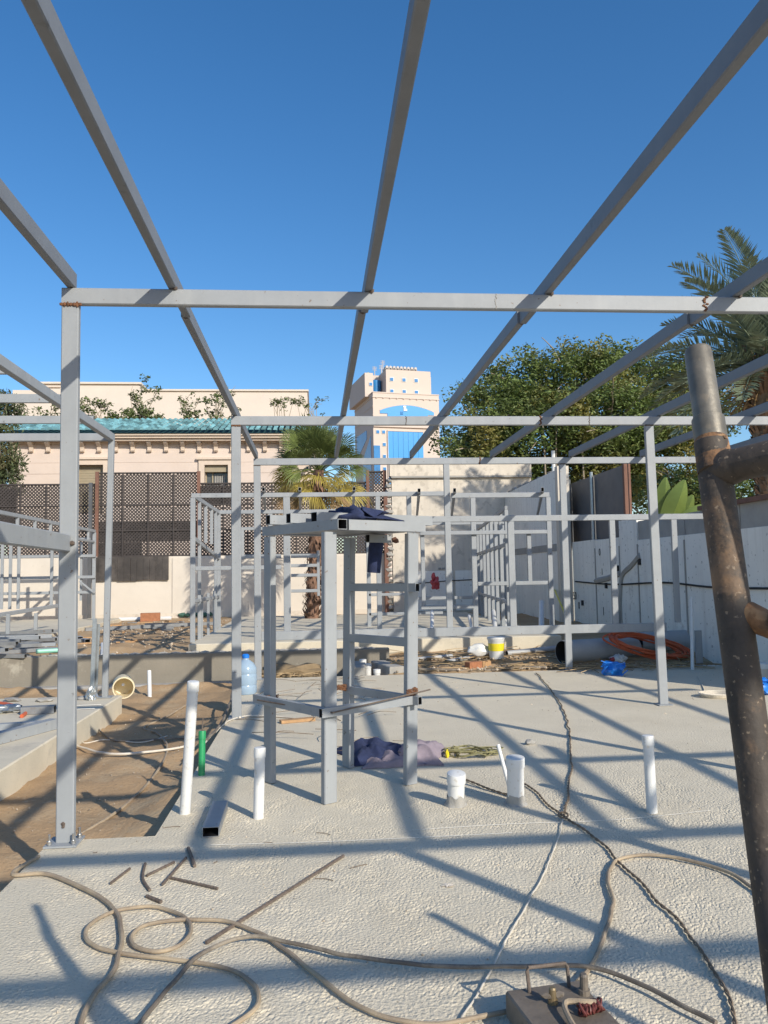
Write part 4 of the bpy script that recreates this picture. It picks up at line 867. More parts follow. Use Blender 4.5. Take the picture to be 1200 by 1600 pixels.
# ---- light frame at the left, in front of the lattice
cf = root('stud_frame', 'light steel stud frame standing on the pale pad at the left before the lattice', 'steel frame', (-6.2, 20, .36))
CX = (-6.200, 23.197, 2.844); cz = CX[2]; CY1 = CX[1]
obj('top_rail', bar((-6.2, 13.6, cz+.0), (-6.2, CY1, cz), .06, .08), STEEL, cf)
obj('top_rail', bar((-6.2, 13.6, cz-.30), (-6.2, CY1, cz-.30), .05, .06), STEEL, cf)
for k in range(8): post(cf, -6.2, 15.2+1.05*k, cz-.27, cz-.04, .06, .06, name='stud')
for k in range(5): beamx(cf, -10.5, -6.32, 16.2+1.75*k, cz-.22, .05, .08, 'purlin')
post(cf, -6.2, CY1-.03, .36, cz-.04, .09, .07); post(cf, -6.55, CY1-.03, .9, cz-.3, .06, .05, name='stud')
def cxp(px, y): return (-6.057, 20.000, 1.582)[0]*y/20+(px-100)*y/1249.72*1.004
def czp(py, y): return 1.5+((-6.057, 20.000, 1.582)[2]-1.5)*y/20+(900-py)*y/1249.72
for py in (870, 902, 925): beamx(cf, -13, cxp(146, CY1-.1), CY1-.1, czp(py, CY1-.1), .05, .08, 'rail')
for px in (10, 22, 34, 82): post(cf, cxp(px, CY1-.17), CY1-.17, czp(948, CY1-.1), cz-.3, .08, .05, name='stud')
obj('low_rail', bar((cxp(-30, 15.4), 15.4, czp(962, 15.4)), (cxp(95, 19.5), 19.5, czp(944, 19.5)), .06, .08), STEEL, cf)
for px, pb_, y in ((20, 1008, 16.1), (60, 1000, 18)): post(cf, cxp(px, y), y, .36, czp(955, y), .07, .06, name='stud')
obj('brace', bar((cxp(123, CY1-.2), CY1-.2, czp(908, CY1)), (cxp(143, CY1-.2), CY1-.2, czp(925, CY1)), .04, .05), STEEL, cf)

# ================================================================== STEEL STAND IN THE MIDDLE
U = Vector((.83, .558, 0)); Vv = Vector((-.558, .83, 0)); ZU = Vector((0, 0, 1))
fA, fB, fC, fD = Vector((.075, 5.42, 0)), Vector((-.345, 6.02, 0)), Vector((.66, 5.81, 0)), Vector((.24, 6.39, 0))
st = root('steel_stand', 'tall four-legged work stand welded from grey steel tubes in the middle of the slab', 'stand', (.16, 5.9, 0))
for f, ln, ud in ((fA, (.02, 0), Vv), (fB, (.01, 0), U), (fC, (.045, 0), Vv), (fD, (.035, 0), U)):
    V = bar(f+Vector((0, 0, .004)), f+Vector((ln[0], ln[1], 1.79)), .1, .05, up=ud); obj('leg', V, STEEL, st)
ZT = 1.84
def sbar(a, b, w_=.05, h_=.1, up=(0, 0, 1), nm='top_tube'):
    sh, ins = hollow(a, b, w_, h_, .004, up); q_ = obj(nm, sh, STEEL, st); obj('tube_inside', ins, INNER, q_); return q_
tA, tB, tC, tD = [f+Vector((.025, 0, ZT)) for f in (fA, fB, fC, fD)]
sbar(tA+U*.05-Vv*.08, tB+U*.05+Vv*.16, .078, .07)          # along the left edge, open end to the camera
sbar(tA-U*.0+U*.125, tC+U*.12, .10, .072)                  # along the front right edge
sbar(tC-U*.03+Vv*.06, tD-U*.03+Vv*.10, .10, .074)
sbar(tB+U*.13, tD+U*.02, .10, .073)
# loose tubes laid across the top
sbar(tB+U*.02-Vv*.20+ZU*.078, tD+U*.35-Vv*.18+ZU*.078, .06, .07, nm='cross_tube')
sbar(tB+U*.15-Vv*.34+ZU*.08, tD+U*.55-Vv*.36+ZU*.08, .08, .075, nm='cross_tube')
sbar(tB-U*.02+ZU*.079+Vv*.02, tD+U*.3+ZU*.079+Vv*.02, .06, .07, nm='cross_tube')
obj('deck_sheet', obox(tA+U*.13+Vv*.06, U, Vv, ZU, 0, .54, 0, .60, -.028, -.018), STEEL_D, st)
sbar(tC+Vv*.30-U*.15-ZU*.072, tC+Vv*.30+U*.06-ZU*.072, .05, .06, nm='stub_tube')
# rungs
def rung(a, b, z, over0=0, over1=0, w_=.04, h_=.06):
    d = (b-a).normalized(); return sbar(a+Vector((0, 0, z))-d*over0, b+Vector((0, 0, z))+d*over1, w_, h_, nm='rung')
rung(fA+U*.0-Vv*.045, fC-Vv*.045, .60, .09, .03)
rung(fB-U*.06, fA-U*.06, .60, .1, .02)
rung(fD, fC, .60, -.04, .12); rung(fD+Vector((.01, 0, 0)), fC, 1.005, -.03, .0); rung(fD+Vector((.02, 0, 0)), fC, 1.40, -.03, .12)
obj('rebar_tie', tube([fB-U*.10+Vector((0, -.02, .605)), fA-U*.02-Vv*.085+Vector((0, 0, .60)), fC-Vv*.10+U*.12+Vector((0, 0, .665))], .006, 6, 1), REBAR, st)
for f, z, s in ((fA-Vv*.032-U*.01, .60, 1), (fB-U*.0-Vv*.032, .61, 2), (fC-Vv*.032, .655, 3), (fC-Vv*.034-U*.02, .625, 4), (fD-U*.05, .62, 5)):
    rs_ = random.Random(s)
    P = [tube([f+U*x_-Vv*(.008+.006*rs_.random())+Vector((0, 0, z+rs_.uniform(-.022, .022))) for x_ in (-.055, -.02, .015, .05)], .0035, 5, 3) for k in range(7)]
    P += [blob(f+U*rs_.uniform(-.04, .04)-Vv*.006+Vector((0, 0, z+rs_.uniform(-.02, .02))), (.022, .012, .014), k, 1, .7, 2.5) for k in range(5)]
    obj('wire_lashing', join(*P), RUST, st)
for f in (fA, fB, fC):
    for k in range(3): weld(f-Vv*.028+U*rng.uniform(-.04, .04)+Vector((0, 0, rng.uniform(1.5, 1.78))), .008, st, WELD, k)

# jeans over the stand top
def cloth_sheet(P, nu, nv, fold=.02, seed=0, th=.006):
    """grid of points P(u,v) with folds and real thickness"""
    V = []; F = []
    for s in (0, 1):
        for i in range(nu+1):
            for j in range(nv+1):
                p = Vector(P(i/nu, j/nv)); n_ = mnoise.noise_vector(p*7+Vector((seed, 0, 0)))*fold; V.append(p+n_+Vector((0, .5*th*s, -th*s)))
    m_ = (nu+1)*(nv+1)
    for i in range(nu):
        for j in range(nv):
            a = i*(nv+1)+j; q = (a, a+nv+1, a+nv+2, a+1); F.append(q); F.append(tuple(k+m_ for k in reversed(q)))
    for i in range(nu):
        for j in (0, nv):
            a = i*(nv+1)+j; b = a+nv+1; F.append((a, b, b+m_, a+m_) if j else (b, a, a+m_, b+m_))
    for j in range(nv):
        for i in (0, nu):
            a = i*(nv+1)+j; b = a+1; F.append((a, b, b+m_, a+m_))
    return V, F
jn = root('jeans', 'dark navy work trousers draped over the top of the steel stand', 'trousers', tuple(tD+ZU*.06))
e0 = Vector((0.455, 6.120, 1.790)); e1 = Vector((0.416, 6.120, 1.511))
obj('hanging_leg', tube([e0+Vector((.02, 0, .10)), e0+Vector((.02, -.01, 0)), e0.lerp(e1, .5)+Vector((.022, 0, 0)), e1+Vector((.03, 0, 0))], .062, 10, 6, taper=.052), NAVY, jn, smooth=True)
tb = Vector((0.299, 6.100, 1.948))
obj('crumpled_body', blob((tb.x, tb.y-.02, tb.z-.01), (.19, .22, .075), 3, 3, .7, 2.2), NAVY, jn, smooth='soft')
obj('waistband', cloth_sheet(lambda u_, v_: (tb.x+.05+.30*u_, tb.y-.20+.40*v_, tb.z+.02-.085*u_+.03*math.sin(5*v_)), 12, 10, .03, 2), NAVY, jn, smooth='soft')
obj('brown_tag', blob((0.615, 6.100, 1.753), (.035, .03, .03), 2, 1, .5), BROWN, jn)

# clothes dropped on the slab
def heap(c, r_, seed, name, m, parent=None, fold=.5, f=2.4):
    return obj(name, blob(c, r_, seed, 4, fold, f), m, parent, smooth=True)
def garment(name, label, c, rx, ry, h, seed, m, rot=0):
    nu, nv = 46, 40; V = []; F = []
    for i in range(nu+1):
        for j in range(nv+1):
            u_, v_ = i/nu*2-1, j/nv*2-1; a = math.atan2(v_, u_); r_ = math.hypot(u_, v_)
            x, y = u_*rx*(1+.18*math.sin(3*a+seed)), v_*ry*(1+.18*math.cos(2*a+seed))
            x, y = x*math.cos(rot)-y*math.sin(rot), x*math.sin(rot)+y*math.cos(rot)
            q = Vector((x*8+seed, y*8+.6*x, seed)); rid = 1-math.sqrt(mnoise.noise(q*.7)**2+.008)*1.6; rid2 = 1-abs(mnoise.noise(q*1.9+Vector((3, 3, 3))))*2.2; z = h*max(0, 1-max(abs(u_), abs(v_))**3)*(.42+.45*rid+.10*rid2)+.012
            w2 = mnoise.noise_vector(q*.6)*.03
            V.append((c[0]+x+w2.x, c[1]+y+w2.y, c[2]+max(.008, z)))
    m_ = len(V); V += [(p[0], p[1], c[2]+.002) for p in V]
    for i in range(nu):
        for j in range(nv):
            a = i*(nv+1)+j; q = (a, a+nv+1, a+nv+2, a+1); F.append(q); F.append(tuple(k+m_ for k in reversed(q)))
    for i in range(nu):
        for j in (0, nv): a = i*(nv+1)+j; b = a+nv+1; F.append((a, b, b+m_, a+m_))
    for j in range(nv):
        for i in (0, nu): a = i*(nv+1)+j; b = a+1; F.append((a, b, b+m_, a+m_))
    o = obj(name, (V, F), m, smooth='soft'); return tag(o, label, 'clothing')
garment('jacket', 'crumpled navy jacket lying on the slab behind the stand legs', (0.485, 6.698, 0.000), .25, .27, .16, 2, NAVY, .3)
garment('shirt', 'crumpled mauve shirt lying on the slab beside the navy jacket', (0.747, 6.586, 0.000), .27, .27, .15, 5, MAUVE, -.2)
garment('sleeve_rag', 'mauve cloth trailing on the slab in front of the navy jacket', (0.511, 6.382, 0.000), .17, .07, .07, 9, MAUVE, .15)

# ================================================================== PIPES STANDING IN THE SLAB
def standpipe(label, b, t, r_, m=PVC, cap=True, cement=False, grp='capped pipes standing in the slab', name='standpipe'):
    b = Vector(b); t = Vector(t); L_ = (t-b).length; d = (t-b).normalized()
    o = root(name, label, 'pipe', tuple(b), grp)
    obj('pipe', lathe(b-d*.02, t, [(0, r_), (L_-.02, r_), (L_, r_*.98)], 20), m, o, smooth=True)
    if cap:
        c0 = t-d*min(.055, L_*.3); obj('cap', lathe(c0, t+d*.01, [(0, r_*1.12), (.052, r_*1.12), (.059, r_*1.07), (.061, r_*.9)], 20), m, o, smooth=True)
    if cement:
        V, F = lathe(b-d*.02, t, [(0, r_*1.5), (.025, r_*1.35), (.035, r_*1.12), (.06, r_*1.07), (.085, r_*1.05)], 28)
        V = [Vector(v) for v in V]; n_ = 28
        for q_ in range(len(V)):
            k_ = mnoise.noise(V[q_]*38+Vector((r_, L_*9, 0))); c_ = b+d*((V[q_]-b).dot(d)); V[q_] = c_+(V[q_]-c_)*(1+.12*k_)+d*(.03*mnoise.noise(Vector((V[q_].x*30, V[q_].y*30, 3)))*(1 if q_ >= n_*2 else 0))
        obj('cement_collar', (V, F[:-1]), CONC_B, o, smooth=True)
    return o
def upt(b, px, py):
    return b
def sp(label, b, t, r_, **k): standpipe(label, b, t, r_, **k)
sp('tall white capped pipe leaning at the trench edge beside the green pipe', (-0.843, 5.323, 0.000), (-0.777, 5.220, 0.837), .034)
sp('short white capped pipe standing in front of the stand left leg', (-0.367, 5.160, 0.000), (-0.357, 5.160, 0.425), .033)
sp('white capped pipe standing alone on the right of the slab', (2.066, 4.931, 0.000), (2.062, 4.940, 0.462), .033)
sp('shortest fat white pipe stub with cement at its base', (0.891, 5.256, 0.000), (0.894, 5.220, 0.207), .055, cement=True)
sp('taller fat white pipe stub with cement at its base', (1.281, 5.228, 0.000), (1.278, 5.200, 0.299), .055, cement=True)
sp('thin white pipe leaning beside the taller fat stub', (1.292, 5.376, 0.000), (1.230, 5.500, 0.342), .013, cap=False)
gp = standpipe('green plastic pipe with a rod in its mouth at the trench edge', (-0.877, 6.314, 0.000), (-0.877, 6.350, 0.318), .026, PVC_G, True)
obj('rod', cyl((-0.877, 6.350, 0.318), (-0.872, 6.350, 0.420), .006, None, 6), REBAR, gp)
sp('thin white pipe standing in the trench before the grade beam', (-2.452, 12.230, -0.250), (-2.497, 12.400, 0.133), .03, cap=False)
sp('small white pipe stub on the terrace above the grade beam', (-3.430, 13.366, 0.270), (-3.646, 14.200, 0.389), .03, cap=False)
sp('thin white conduit standing by the orange coil', (5.607, 11.676, 0.000), (5.748, 11.900, 1.087), .026, cap=False)
sp('white pipe standing on the back slab left of the partition window', (2.289, 15.821, 0.385), (2.468, 17.000, 0.680), .04, cap=False)
sp('white pipe standing below the partition window near the corner wall', (4.403, 15.481, 0.385), (4.853, 17.000, 0.837), .055)
sp('white pipe leaning on the back slab behind the thick stud', (3.473, 15.424, 0.385), (3.797, 17.000, 0.666), .045, cap=False)
sp('small white capped stub on the back slab beside the leaning pipe', (3.636, 15.369, 0.385), (4.074, 17.200, 0.404), .08)
sp('tall thin white pipe behind the thick stud on the back slab', (3.915, 16.040, 0.385), (4.263, 17.500, 0.987), .035, cap=False)
sp('crooked white pipe on the back slab left of the partition post', (3.070, 15.746, 0.385), (3.266, 17.000, 0.582), .035, cap=False)

# ================================================================== CABLES AND HOSES
def lift(P, z): return [(p[0], p[1], p[2]+z) for p in P]
def cable(name, label, P, r_, m, cat='cable', n=8, sub=7, wob=.0, group=None):
    Q = smooth_path(P, sub)
    if wob: Q = [q+Vector((mnoise.noise(q*9)*wob, mnoise.noise(q*9+Vector((5, 5, 5)))*wob, abs(mnoise.noise(q*5))*wob*.4)) for q in Q]
    return tag(obj(name, tube(Q, r_, n, raw=True), m, smooth=True), label, cat, group)
cable('welding_cable', 'thick tan cable from the post foot curving down the left of the slab', [(-1.503, 4.588, 0.014), (-1.544, 4.333, 0.014), (-1.363, 4.309, 0.014), (-1.088, 4.051, 0.014), (-0.921, 3.831, 0.014), (-0.823, 3.559, 0.014), (-0.780, 3.253, 0.014), (-0.803, 3.091, 0.014), (-0.799, 2.883, 0.014), (-0.768, 2.667, 0.014)], .0105, CABLE, wob=.006)
cable('welding_cable', 'thick tan cable coiled twice on the slab and running to the welding box', [(-0.403, 2.692, 0.014), (-0.276, 2.830, 0.014), (-0.216, 2.935, 0.014), (-0.235, 3.068, 0.014), (-0.336, 3.199, 0.014), (-0.517, 3.287, 0.014), (-0.755, 3.375, 0.014), (-0.901, 3.459, 0.014), (-0.981, 3.591, 0.014), (-0.969, 3.715, 0.014), (-0.884, 3.819, 0.014), (-0.745, 3.829, 0.014), (-0.608, 3.723, 0.014), (-0.540, 3.585, 0.014), (-0.554, 3.444, 0.014), (-0.632, 3.381, 0.014), (-0.720, 3.420, 0.014), (-0.777, 3.518, 0.014), (-0.749, 3.630, 0.014), (-0.619, 3.671, 0.014), (-0.465, 3.652, 0.014), (-0.362, 3.607, 0.014), (-0.206, 3.447, 0.014), (-0.046, 3.179, 0.014), (0.133, 2.885, 0.014), (0.297, 2.763, 0.014), (0.445, 2.749, 0.014), (0.633, 2.794, 0.014)], .0088, CABLE, wob=.006)
cable('welding_cable', 'dark cable crossing the slab from lower left to lower right past the box handle', lift([(-0.615, 2.672, 0.020), (-0.591, 2.855, 0.020), (-0.539, 3.070, 0.020), (-0.469, 3.294, 0.020), (-0.359, 3.418, 0.020), (-0.231, 3.436, 0.020), (-0.047, 3.323, 0.020), (0.151, 3.213, 0.020), (0.435, 3.108, 0.020), (0.718, 3.064, 0.020), (0.958, 3.049, 0.020), (1.077, 2.972, 0.020), (1.193, 2.798, 0.020), (1.285, 2.620, 0.020)], .006), .0088, CABLE_D, wob=.007)
cable('welding_cable', 'dusty cable looping right from the welding box towards the scaffold tube', [(2.004, 3.598, 0.014), (2.016, 3.717, 0.014), (1.991, 3.917, 0.014), (1.850, 4.106, 0.014), (1.675, 4.177, 0.014), (1.526, 4.113, 0.014), (1.397, 3.894, 0.014), (1.311, 3.601, 0.014), (1.166, 3.311, 0.014), (1.032, 3.083, 0.014), (0.933, 2.951, 0.014)], .009, CABLE, wob=.008)
def twisted(P, r_, pitch=.06):
    Q = smooth_path(P, 26); out = []
    for ph in (0, math.pi):
        R_ = []; acc = 0
        for i, q in enumerate(Q):
            if i: acc += (q-Q[i-1]).length
            d = (Q[min(i+1, len(Q)-1)]-Q[max(i-1, 0)]).normalized(); s = d.cross(Vector((0, 0, 1))); a = 2*math.pi*acc/pitch+ph
            R_.append(q+s*math.cos(a)*r_*1.05+Vector((0, 0, 1))*(math.sin(a)*r_*1.05+r_)+Vector((mnoise.noise(q*4)*.02, mnoise.noise(q*4+Vector((9, 0, 0)))*.02, 0)))
        out.append(tube(R_, r_, 5, raw=True))
    return join(*out)
tag(obj('twisted_wire', twisted([(3.222, 11.675, 0.008), (2.923, 9.907, 0.008), (2.637, 8.534, 0.008), (2.282, 7.219, 0.008), (1.914, 6.065, 0.008), (1.624, 5.237, 0.008), (1.486, 4.894, 0.008)], .0048, .14), WIRE, smooth=True), 'twisted brown wire running from the slab end to the wire knot', 'wire')
tag(obj('twisted_wire', twisted([(1.067, 5.832, 0.008), (1.165, 5.590, 0.008), (1.296, 5.393, 0.008), (1.461, 5.648, 0.008), (1.468, 5.260, 0.008), (1.490, 4.894, 0.008), (1.542, 4.459, 0.008), (1.531, 3.909, 0.008), (1.522, 3.467, 0.008), (1.486, 3.161, 0.008), (1.438, 2.871, 0.008), (1.352, 2.624, 0.008)], .0042, .12), WIRE, smooth=True), 'twisted brown wire running from the pipe stubs past the knot to lower right', 'wire')
cable('pale_wire', 'pale wire running from the wire knot down to the welding box', [(1.481, 4.866, 0.009), (1.338, 4.506, 0.009), (1.112, 4.004, 0.009), (0.979, 3.751, 0.009), (0.944, 3.668, 0.009), (0.778, 3.360, 0.009), (0.612, 3.023, 0.009), (0.475, 2.774, 0.009), (0.419, 2.658, 0.009)], .0036, WIRE_W, 'wire', 6, wob=.006)
tag(obj('wire_knot', join(*[tube([Vector((1.484, 4.874, 0.014))+Vector((.03*math.cos(i*.9+k), .03*math.sin(i*.9+k), .01+.008*math.sin(i+k))) for i in range(8)], .005, 5, 3) for k in range(4)]), WIRE), 'small knot where the twisted wires cross on the slab', 'knot')
cable('trench_cable', 'tan cable snaking across the trench floor from the tall post foot', [(-1.640, 5.660, -0.235), (-1.499, 6.248, -0.235), (-1.428, 7.169, -0.235), (-1.503, 8.395, -0.235), (-1.770, 9.296, -0.235), (-2.003, 9.677, -0.235), (-1.866, 10.417, -0.235), (-1.740, 11.573, -0.235)], .012, CABLE, wob=.01)
cable('trench_cable', 'pale double cable sagging across the trench to the slab corner', lift([(-2.495, 8.702, -0.220), (-2.043, 8.239, -0.220), (-1.620, 8.285, -0.220), (-1.286, 8.563, -0.220), (-1.146, 9.331, -0.220)], 0)+[(-0.805, 8.665, 0.020)], .012, WIRE_W, wob=.01)
cable('trench_cable', 'dark cable crossing the trench behind the pale one', [(-2.976, 10.365, -0.230), (-2.661, 9.967, -0.230), (-2.323, 9.222, -0.230), (-2.111, 8.912, -0.230), (-1.682, 8.939, -0.230), (-1.345, 8.950, -0.230)], .009, CABLE_D, wob=.01)
cable('trench_cable', 'thin pale wire lying in the trench below the left slab edge', [(-2.828, 9.902, -0.235), (-2.496, 8.935, -0.235), (-2.275, 9.031, -0.235), (-1.860, 8.828, -0.235), (-1.635, 9.129, -0.235)], .006, WIRE_W, wob=.01)
cable('slab_edge_cable', 'bundle of dark cable along the slab edge by the green pipe', lift([(-1.006, 7.531, 0.000), (-0.962, 8.299, 0.000), (-1.005, 9.485, 0.000), (-1.092, 10.783, 0.000)], .02), .014, CABLE_D, wob=.015)
cable('pale_wire', 'thin pale wire curving from the slab edge cable to the second post foot', lift([(-1.010, 7.394, 0.000), (-0.950, 8.195, 0.000), (-0.869, 8.640, -0.000), (-0.682, 8.797, -0.000), (-0.370, 8.663, 0.000), (-0.164, 8.439, -0.000)], .012), .007, WIRE_W, 'wire', wob=.01)
cable('orange_hose', 'orange hose end lying on the left slab', [(-4.364, 10.432, 0.020), (-3.993, 10.260, 0.020), (-3.712, 10.109, 0.020), (-3.446, 9.779, 0.020), (-3.255, 9.437, 0.020), (-3.207, 9.182, 0.020)], .022, ORANGE, 'hose')
for k, (y0, lb) in enumerate(((1098, 'taut pale string across the left slab, far one'), (1112, 'taut pale string across the left slab, near one'))):
    a = (-3.980, 9.522, 0.000); a = (a[0], a[1]+.28*(1-k), .012); tag(obj('string_line', tube([a, (-2.55, a[1]+.1, .012)], .004, 4, 2), STRING), lb, 'string', 'strings on the left slab')
for k, (P, lb) in enumerate((([(0.534, 4.775, 0.006), (1.151, 4.809, 0.006), (1.774, 4.796, 0.006), (2.426, 4.899, 0.006)], 'thin pale string line stretched over the slab in front of the pipe stubs'), ([(-0.596, 4.674, 0.006), (-0.061, 4.643, 0.006), (0.518, 4.640, 0.006), (1.111, 4.648, 0.006)], 'thin pale string line stretched over the slab left of the wire knot'))):
    tag(obj('string_line', tube(P, .0013, 4, 4), STRING), lb, 'string', 'string lines on the slab')
# coiled loose wires
def scribble(c, rx, ry, n, seed, r_, h=.04):
    rs = random.Random(seed); P = []
    for i in range(n):
        a = i*.9+rs.uniform(-.5, .5); k = rs.uniform(.35, 1); P.append((c[0]+rx*k*math.cos(a), c[1]+ry*k*math.sin(a), c[2]+rs.uniform(.004, h)))
    return tube(P, r_, 5, 5)
tag(obj('wire_tangle', join(*[scribble((1.274, 6.640, 0.000), .26, .17, 26, s, .0045, .06) for s in (1, 2, 3)]), WIRE_Y), 'tangle of olive wire on the slab beside the mauve shirt', 'wire')
tag(obj('yellow_tie', blob((1.057, 6.585, 0.030), (.02, .03, .04), 1, 1, .5), YELLOW), 'small yellow tie at the end of the olive wire tangle', 'tie')
tag(obj('white_cable_coil', join(*[tube([Vector((4.669, 9.139, -0.000))+Vector((.2*math.cos(i*.5)*(.85+.06*k), .16*math.sin(i*.5)*(.85+.06*k), .01+.012*k)) for i in range(14)], .008, 5, 3) for k in range(4)]), WIRE_W), 'flat coil of white cable on the slab left of the scaffold tube', 'cable')
cable('pale_wire', 'loose pale wire leading from stick litter to the white cable coil', [(5.309, 10.911, 0.008), (4.906, 9.956, 0.008), (4.633, 9.346, 0.008)], .006, WIRE_W, 'wire')
rs = random.Random(31)
OC = Vector((5.2, 12.6, .02)); oc = root('conduit_coil', 'large loose coil of orange corrugated conduit on the ground behind the slab', 'conduit', tuple(OC))
for k in range(12):
    rx, rz = .70+rs.uniform(-.12, .08), .12+rs.uniform(-.05, .04); dx = rs.uniform(-.08, .12); ph = rs.uniform(-.1, .1)
    obj('loop', tube([OC+Vector((dx+.12+rx*math.cos(a*.4), .22*math.sin(a*.4+.5)+rs.uniform(-.04, .04), max(.03, .26+rz*math.sin(a*.4+ph)-.13*math.cos(a*.4)+rs.uniform(-.015, .015)))) for a in range(17)], .015, 6, 4), ORANGE, oc, smooth=True)

# ================================================================== REBAR OFFCUTS
def rebar(label, a, b, r_=.007, bend=None, grp='rebar offcuts on the slab', name='rebar_offcut'):
    a = Vector(a); b = Vector(b); P = [a, b] if bend is None else [a, Vector(bend), b]
    Q = smooth_path(P, max(10, int((b-a).length/.012))); n = 6; V, F = tube(Q, r_, n, raw=True); V = [Vector(v) for v in V]
    for i, q in enumerate(Q):
        for k in range(n): V[i*n+k] = q+(V[i*n+k]-q)*(1.14 if i % 2 else .95)
    return tag(obj(name, (V, F), REBAR), label, 'rebar', grp)
rebar('long straight rebar lying diagonally across the slab', (-0.460, 3.450, 0.009), (0.135, 4.391, 0.009), .008)
rebar('short rebar offcut nearest the tall post foot', (-1.017, 4.162, 0.008), (-0.968, 4.354, 0.008))
rebar('short bent rebar offcut, upright one on the left', (-0.904, 4.419, 0.008), (-0.806, 4.046, 0.008), bend=(-0.873, 4.210, 0.008))
rebar('short rebar offcut touching the bent one', (-0.860, 4.239, 0.009), (-0.755, 4.415, 0.009))
rebar('short rebar offcut leaning across between two others', (-0.757, 4.106, 0.010), (-0.700, 4.466, 0.012))
rebar('longest of the short rebar offcuts', (-0.740, 4.201, 0.008), (-0.483, 4.027, 0.008))
rebar('stubby dark rebar offcut at the top of the group', (-0.715, 4.628, 0.009), (-0.638, 4.343, 0.009), .0095)
rebar('smallest rebar offcut at the bottom of the group', (-0.807, 3.977, 0.008), (-0.724, 3.899, 0.008), .0085)
for i in range(7):
    a = Vector((-0.820, 4.555, 0.004))+Vector((rng.uniform(-.5, 1.2), rng.uniform(-.5, .5), 0)); d = rand_unit()*.05; d.z = 0
    tag(obj('wire_scrap', tube([a-d, a+Vector((.01, .01, 0)), a+d], .002, 4, 3), WIRE), 'tiny wire scrap on the slab near the rebar offcuts', 'wire', 'tiny wire scraps')

# ---- square tube offcut and small bits
A_ = Vector((-0.618, 4.824, 0.030)); B_ = Vector((-0.627, 5.370, 0.030)); sh, ins = hollow(A_, B_, .095, .055, .003)
to = root('tube_offcut', 'short open steel tube offcut lying on the slab between the white pipes', 'steel tube', (A_.x, A_.y, 0)); obj('shell', sh, STEEL, to); obj('tube_inside', ins, INNER, to)
tag(obj('stone', blob((1.844, 6.954, 0.020), (.045, .03, .025), 3, 2, .5), CONC_B), 'small dark stone on the slab behind the pipe stubs', 'stone')
tag(obj('paper_scrap', blob((0.620, 3.934, 0.004), (.022, .016, .004), 3, 3, 1.2, 3), CREAM), 'small pale paper scrap on the open slab', 'scrap')
tag(obj('timber_scrap', obox((-0.216, 8.395, 0.003), (.95, .3, 0), (-.3, .95, 0), (0, 0, 1), -.16, .2, -.04, .05, 0, .03), TIMBER), 'brown timber scrap on the slab behind the stand front leg', 'timber')
sh, ins = hollow((0.996, 8.689, 0.040), (1.150, 8.702, 0.040), .06, .06, .003)

# ================================================================== WELDING BOX
wc = [Vector((0.621, 2.752, 0.100)), Vector((0.889, 2.792, 0.100)), Vector((0.878, 2.508, 0.100)), Vector((0.588, 2.483, 0.100))]
wx_ = (wc[1]-wc[0]).normalized(); wy_ = (wc[0]-wc[3]); wy_ = (wy_-wx_*wy_.dot(wx_)).normalized(); ww = (wc[1]-wc[0]).length
wo = Vector((wc[0].x, wc[0].y, 0)); wr_ = root('welding_box', 'dirty grey welding box with handle and terminals at the bottom edge', 'welding machine', tuple(wo+wx_*ww/2-wy_*.2))
def wbx(x0, x1, y0, y1, z0, z1): return obox(wo, wx_, wy_, ZU, x0, x1, y0, y1, z0, z1)
obj('case', bar(wo+wx_*ww/2-wy_*.50+ZU*.056, wo+wx_*ww/2+ZU*.056, ww, .088, ch=.006), MACH, wr_)
for x in (.03, ww-.03):
    for y in (-.42, -.04): obj('foot', wbx(x-.015, x+.015, y-.015, y+.015, .002, .013), INK, wr_)
hp = [wo+wx_*(ww*.27)-wy_*.03+ZU*.1, wo+wx_*(ww*.26)-wy_*.02+ZU*.165, wo+wx_*(ww*.28)-wy_*.018+ZU*.175, wo+wx_*(ww*.78)-wy_*.018+ZU*.172, wo+wx_*(ww*.80)-wy_*.02+ZU*.162, wo+wx_*(ww*.80)-wy_*.03+ZU*.1]
obj('handle', tube(hp, .0065, 8, 1), REBAR, wr_, smooth=True)
def term(x, y, m, r_, h): c = wo+wx_*x+wy_*y+ZU*.1; return obj('terminal', lathe(c, c+ZU*h, [(0, r_*1.4), (h*.25, r_*1.4), (h*.26, r_), (h*.9, r_), (h, r_*.7)], 12), m, wr_)
t1 = term(ww*.44, -.11, BRASS, .012, .05); term(ww*.90, -.085, MACH, .014, .065)
c = wo+wx_*(ww*.44)-wy_*.11+ZU*.125; obj('wing_nut', join(blob(c+wx_*.022, (.024, .012, .012), 1, 1, .5), blob(c-wx_*.022, (.024, .012, .012), 2, 1, .5)), MACH, t1)
c0 = wo+wx_*(ww*.62)-wy_*.20+ZU*.118; c1 = wo+wx_*(ww*.90)-wy_*.19+ZU*.118; rs = random.Random(3)
obj('wire_bundle', join(*[tube([c0.lerp(c1, (k+rs.random()*.6)/8)+(wy_*math.cos(i*.8)*(.018+.008*rs.random())+ZU*math.sin(i*.8)*(.012+.006*rs.random()))+wx_*rs.uniform(-.006, .006) for i in range(9)], .0042, 5, 3) for k in range(9)]), COPPER, wr_, smooth=True)
obj('lead', tube([wo+wx_*(ww*.40)-wy_*.34+ZU*.112, wo+wx_*(ww*.42)-wy_*.24+ZU*.12, wo+wx_*(ww*.50)-wy_*.17+ZU*.13, c0.lerp(c1, .4)+ZU*.018, c1+ZU*.005], .009, 7, 5), CABLE, wr_, smooth=True)

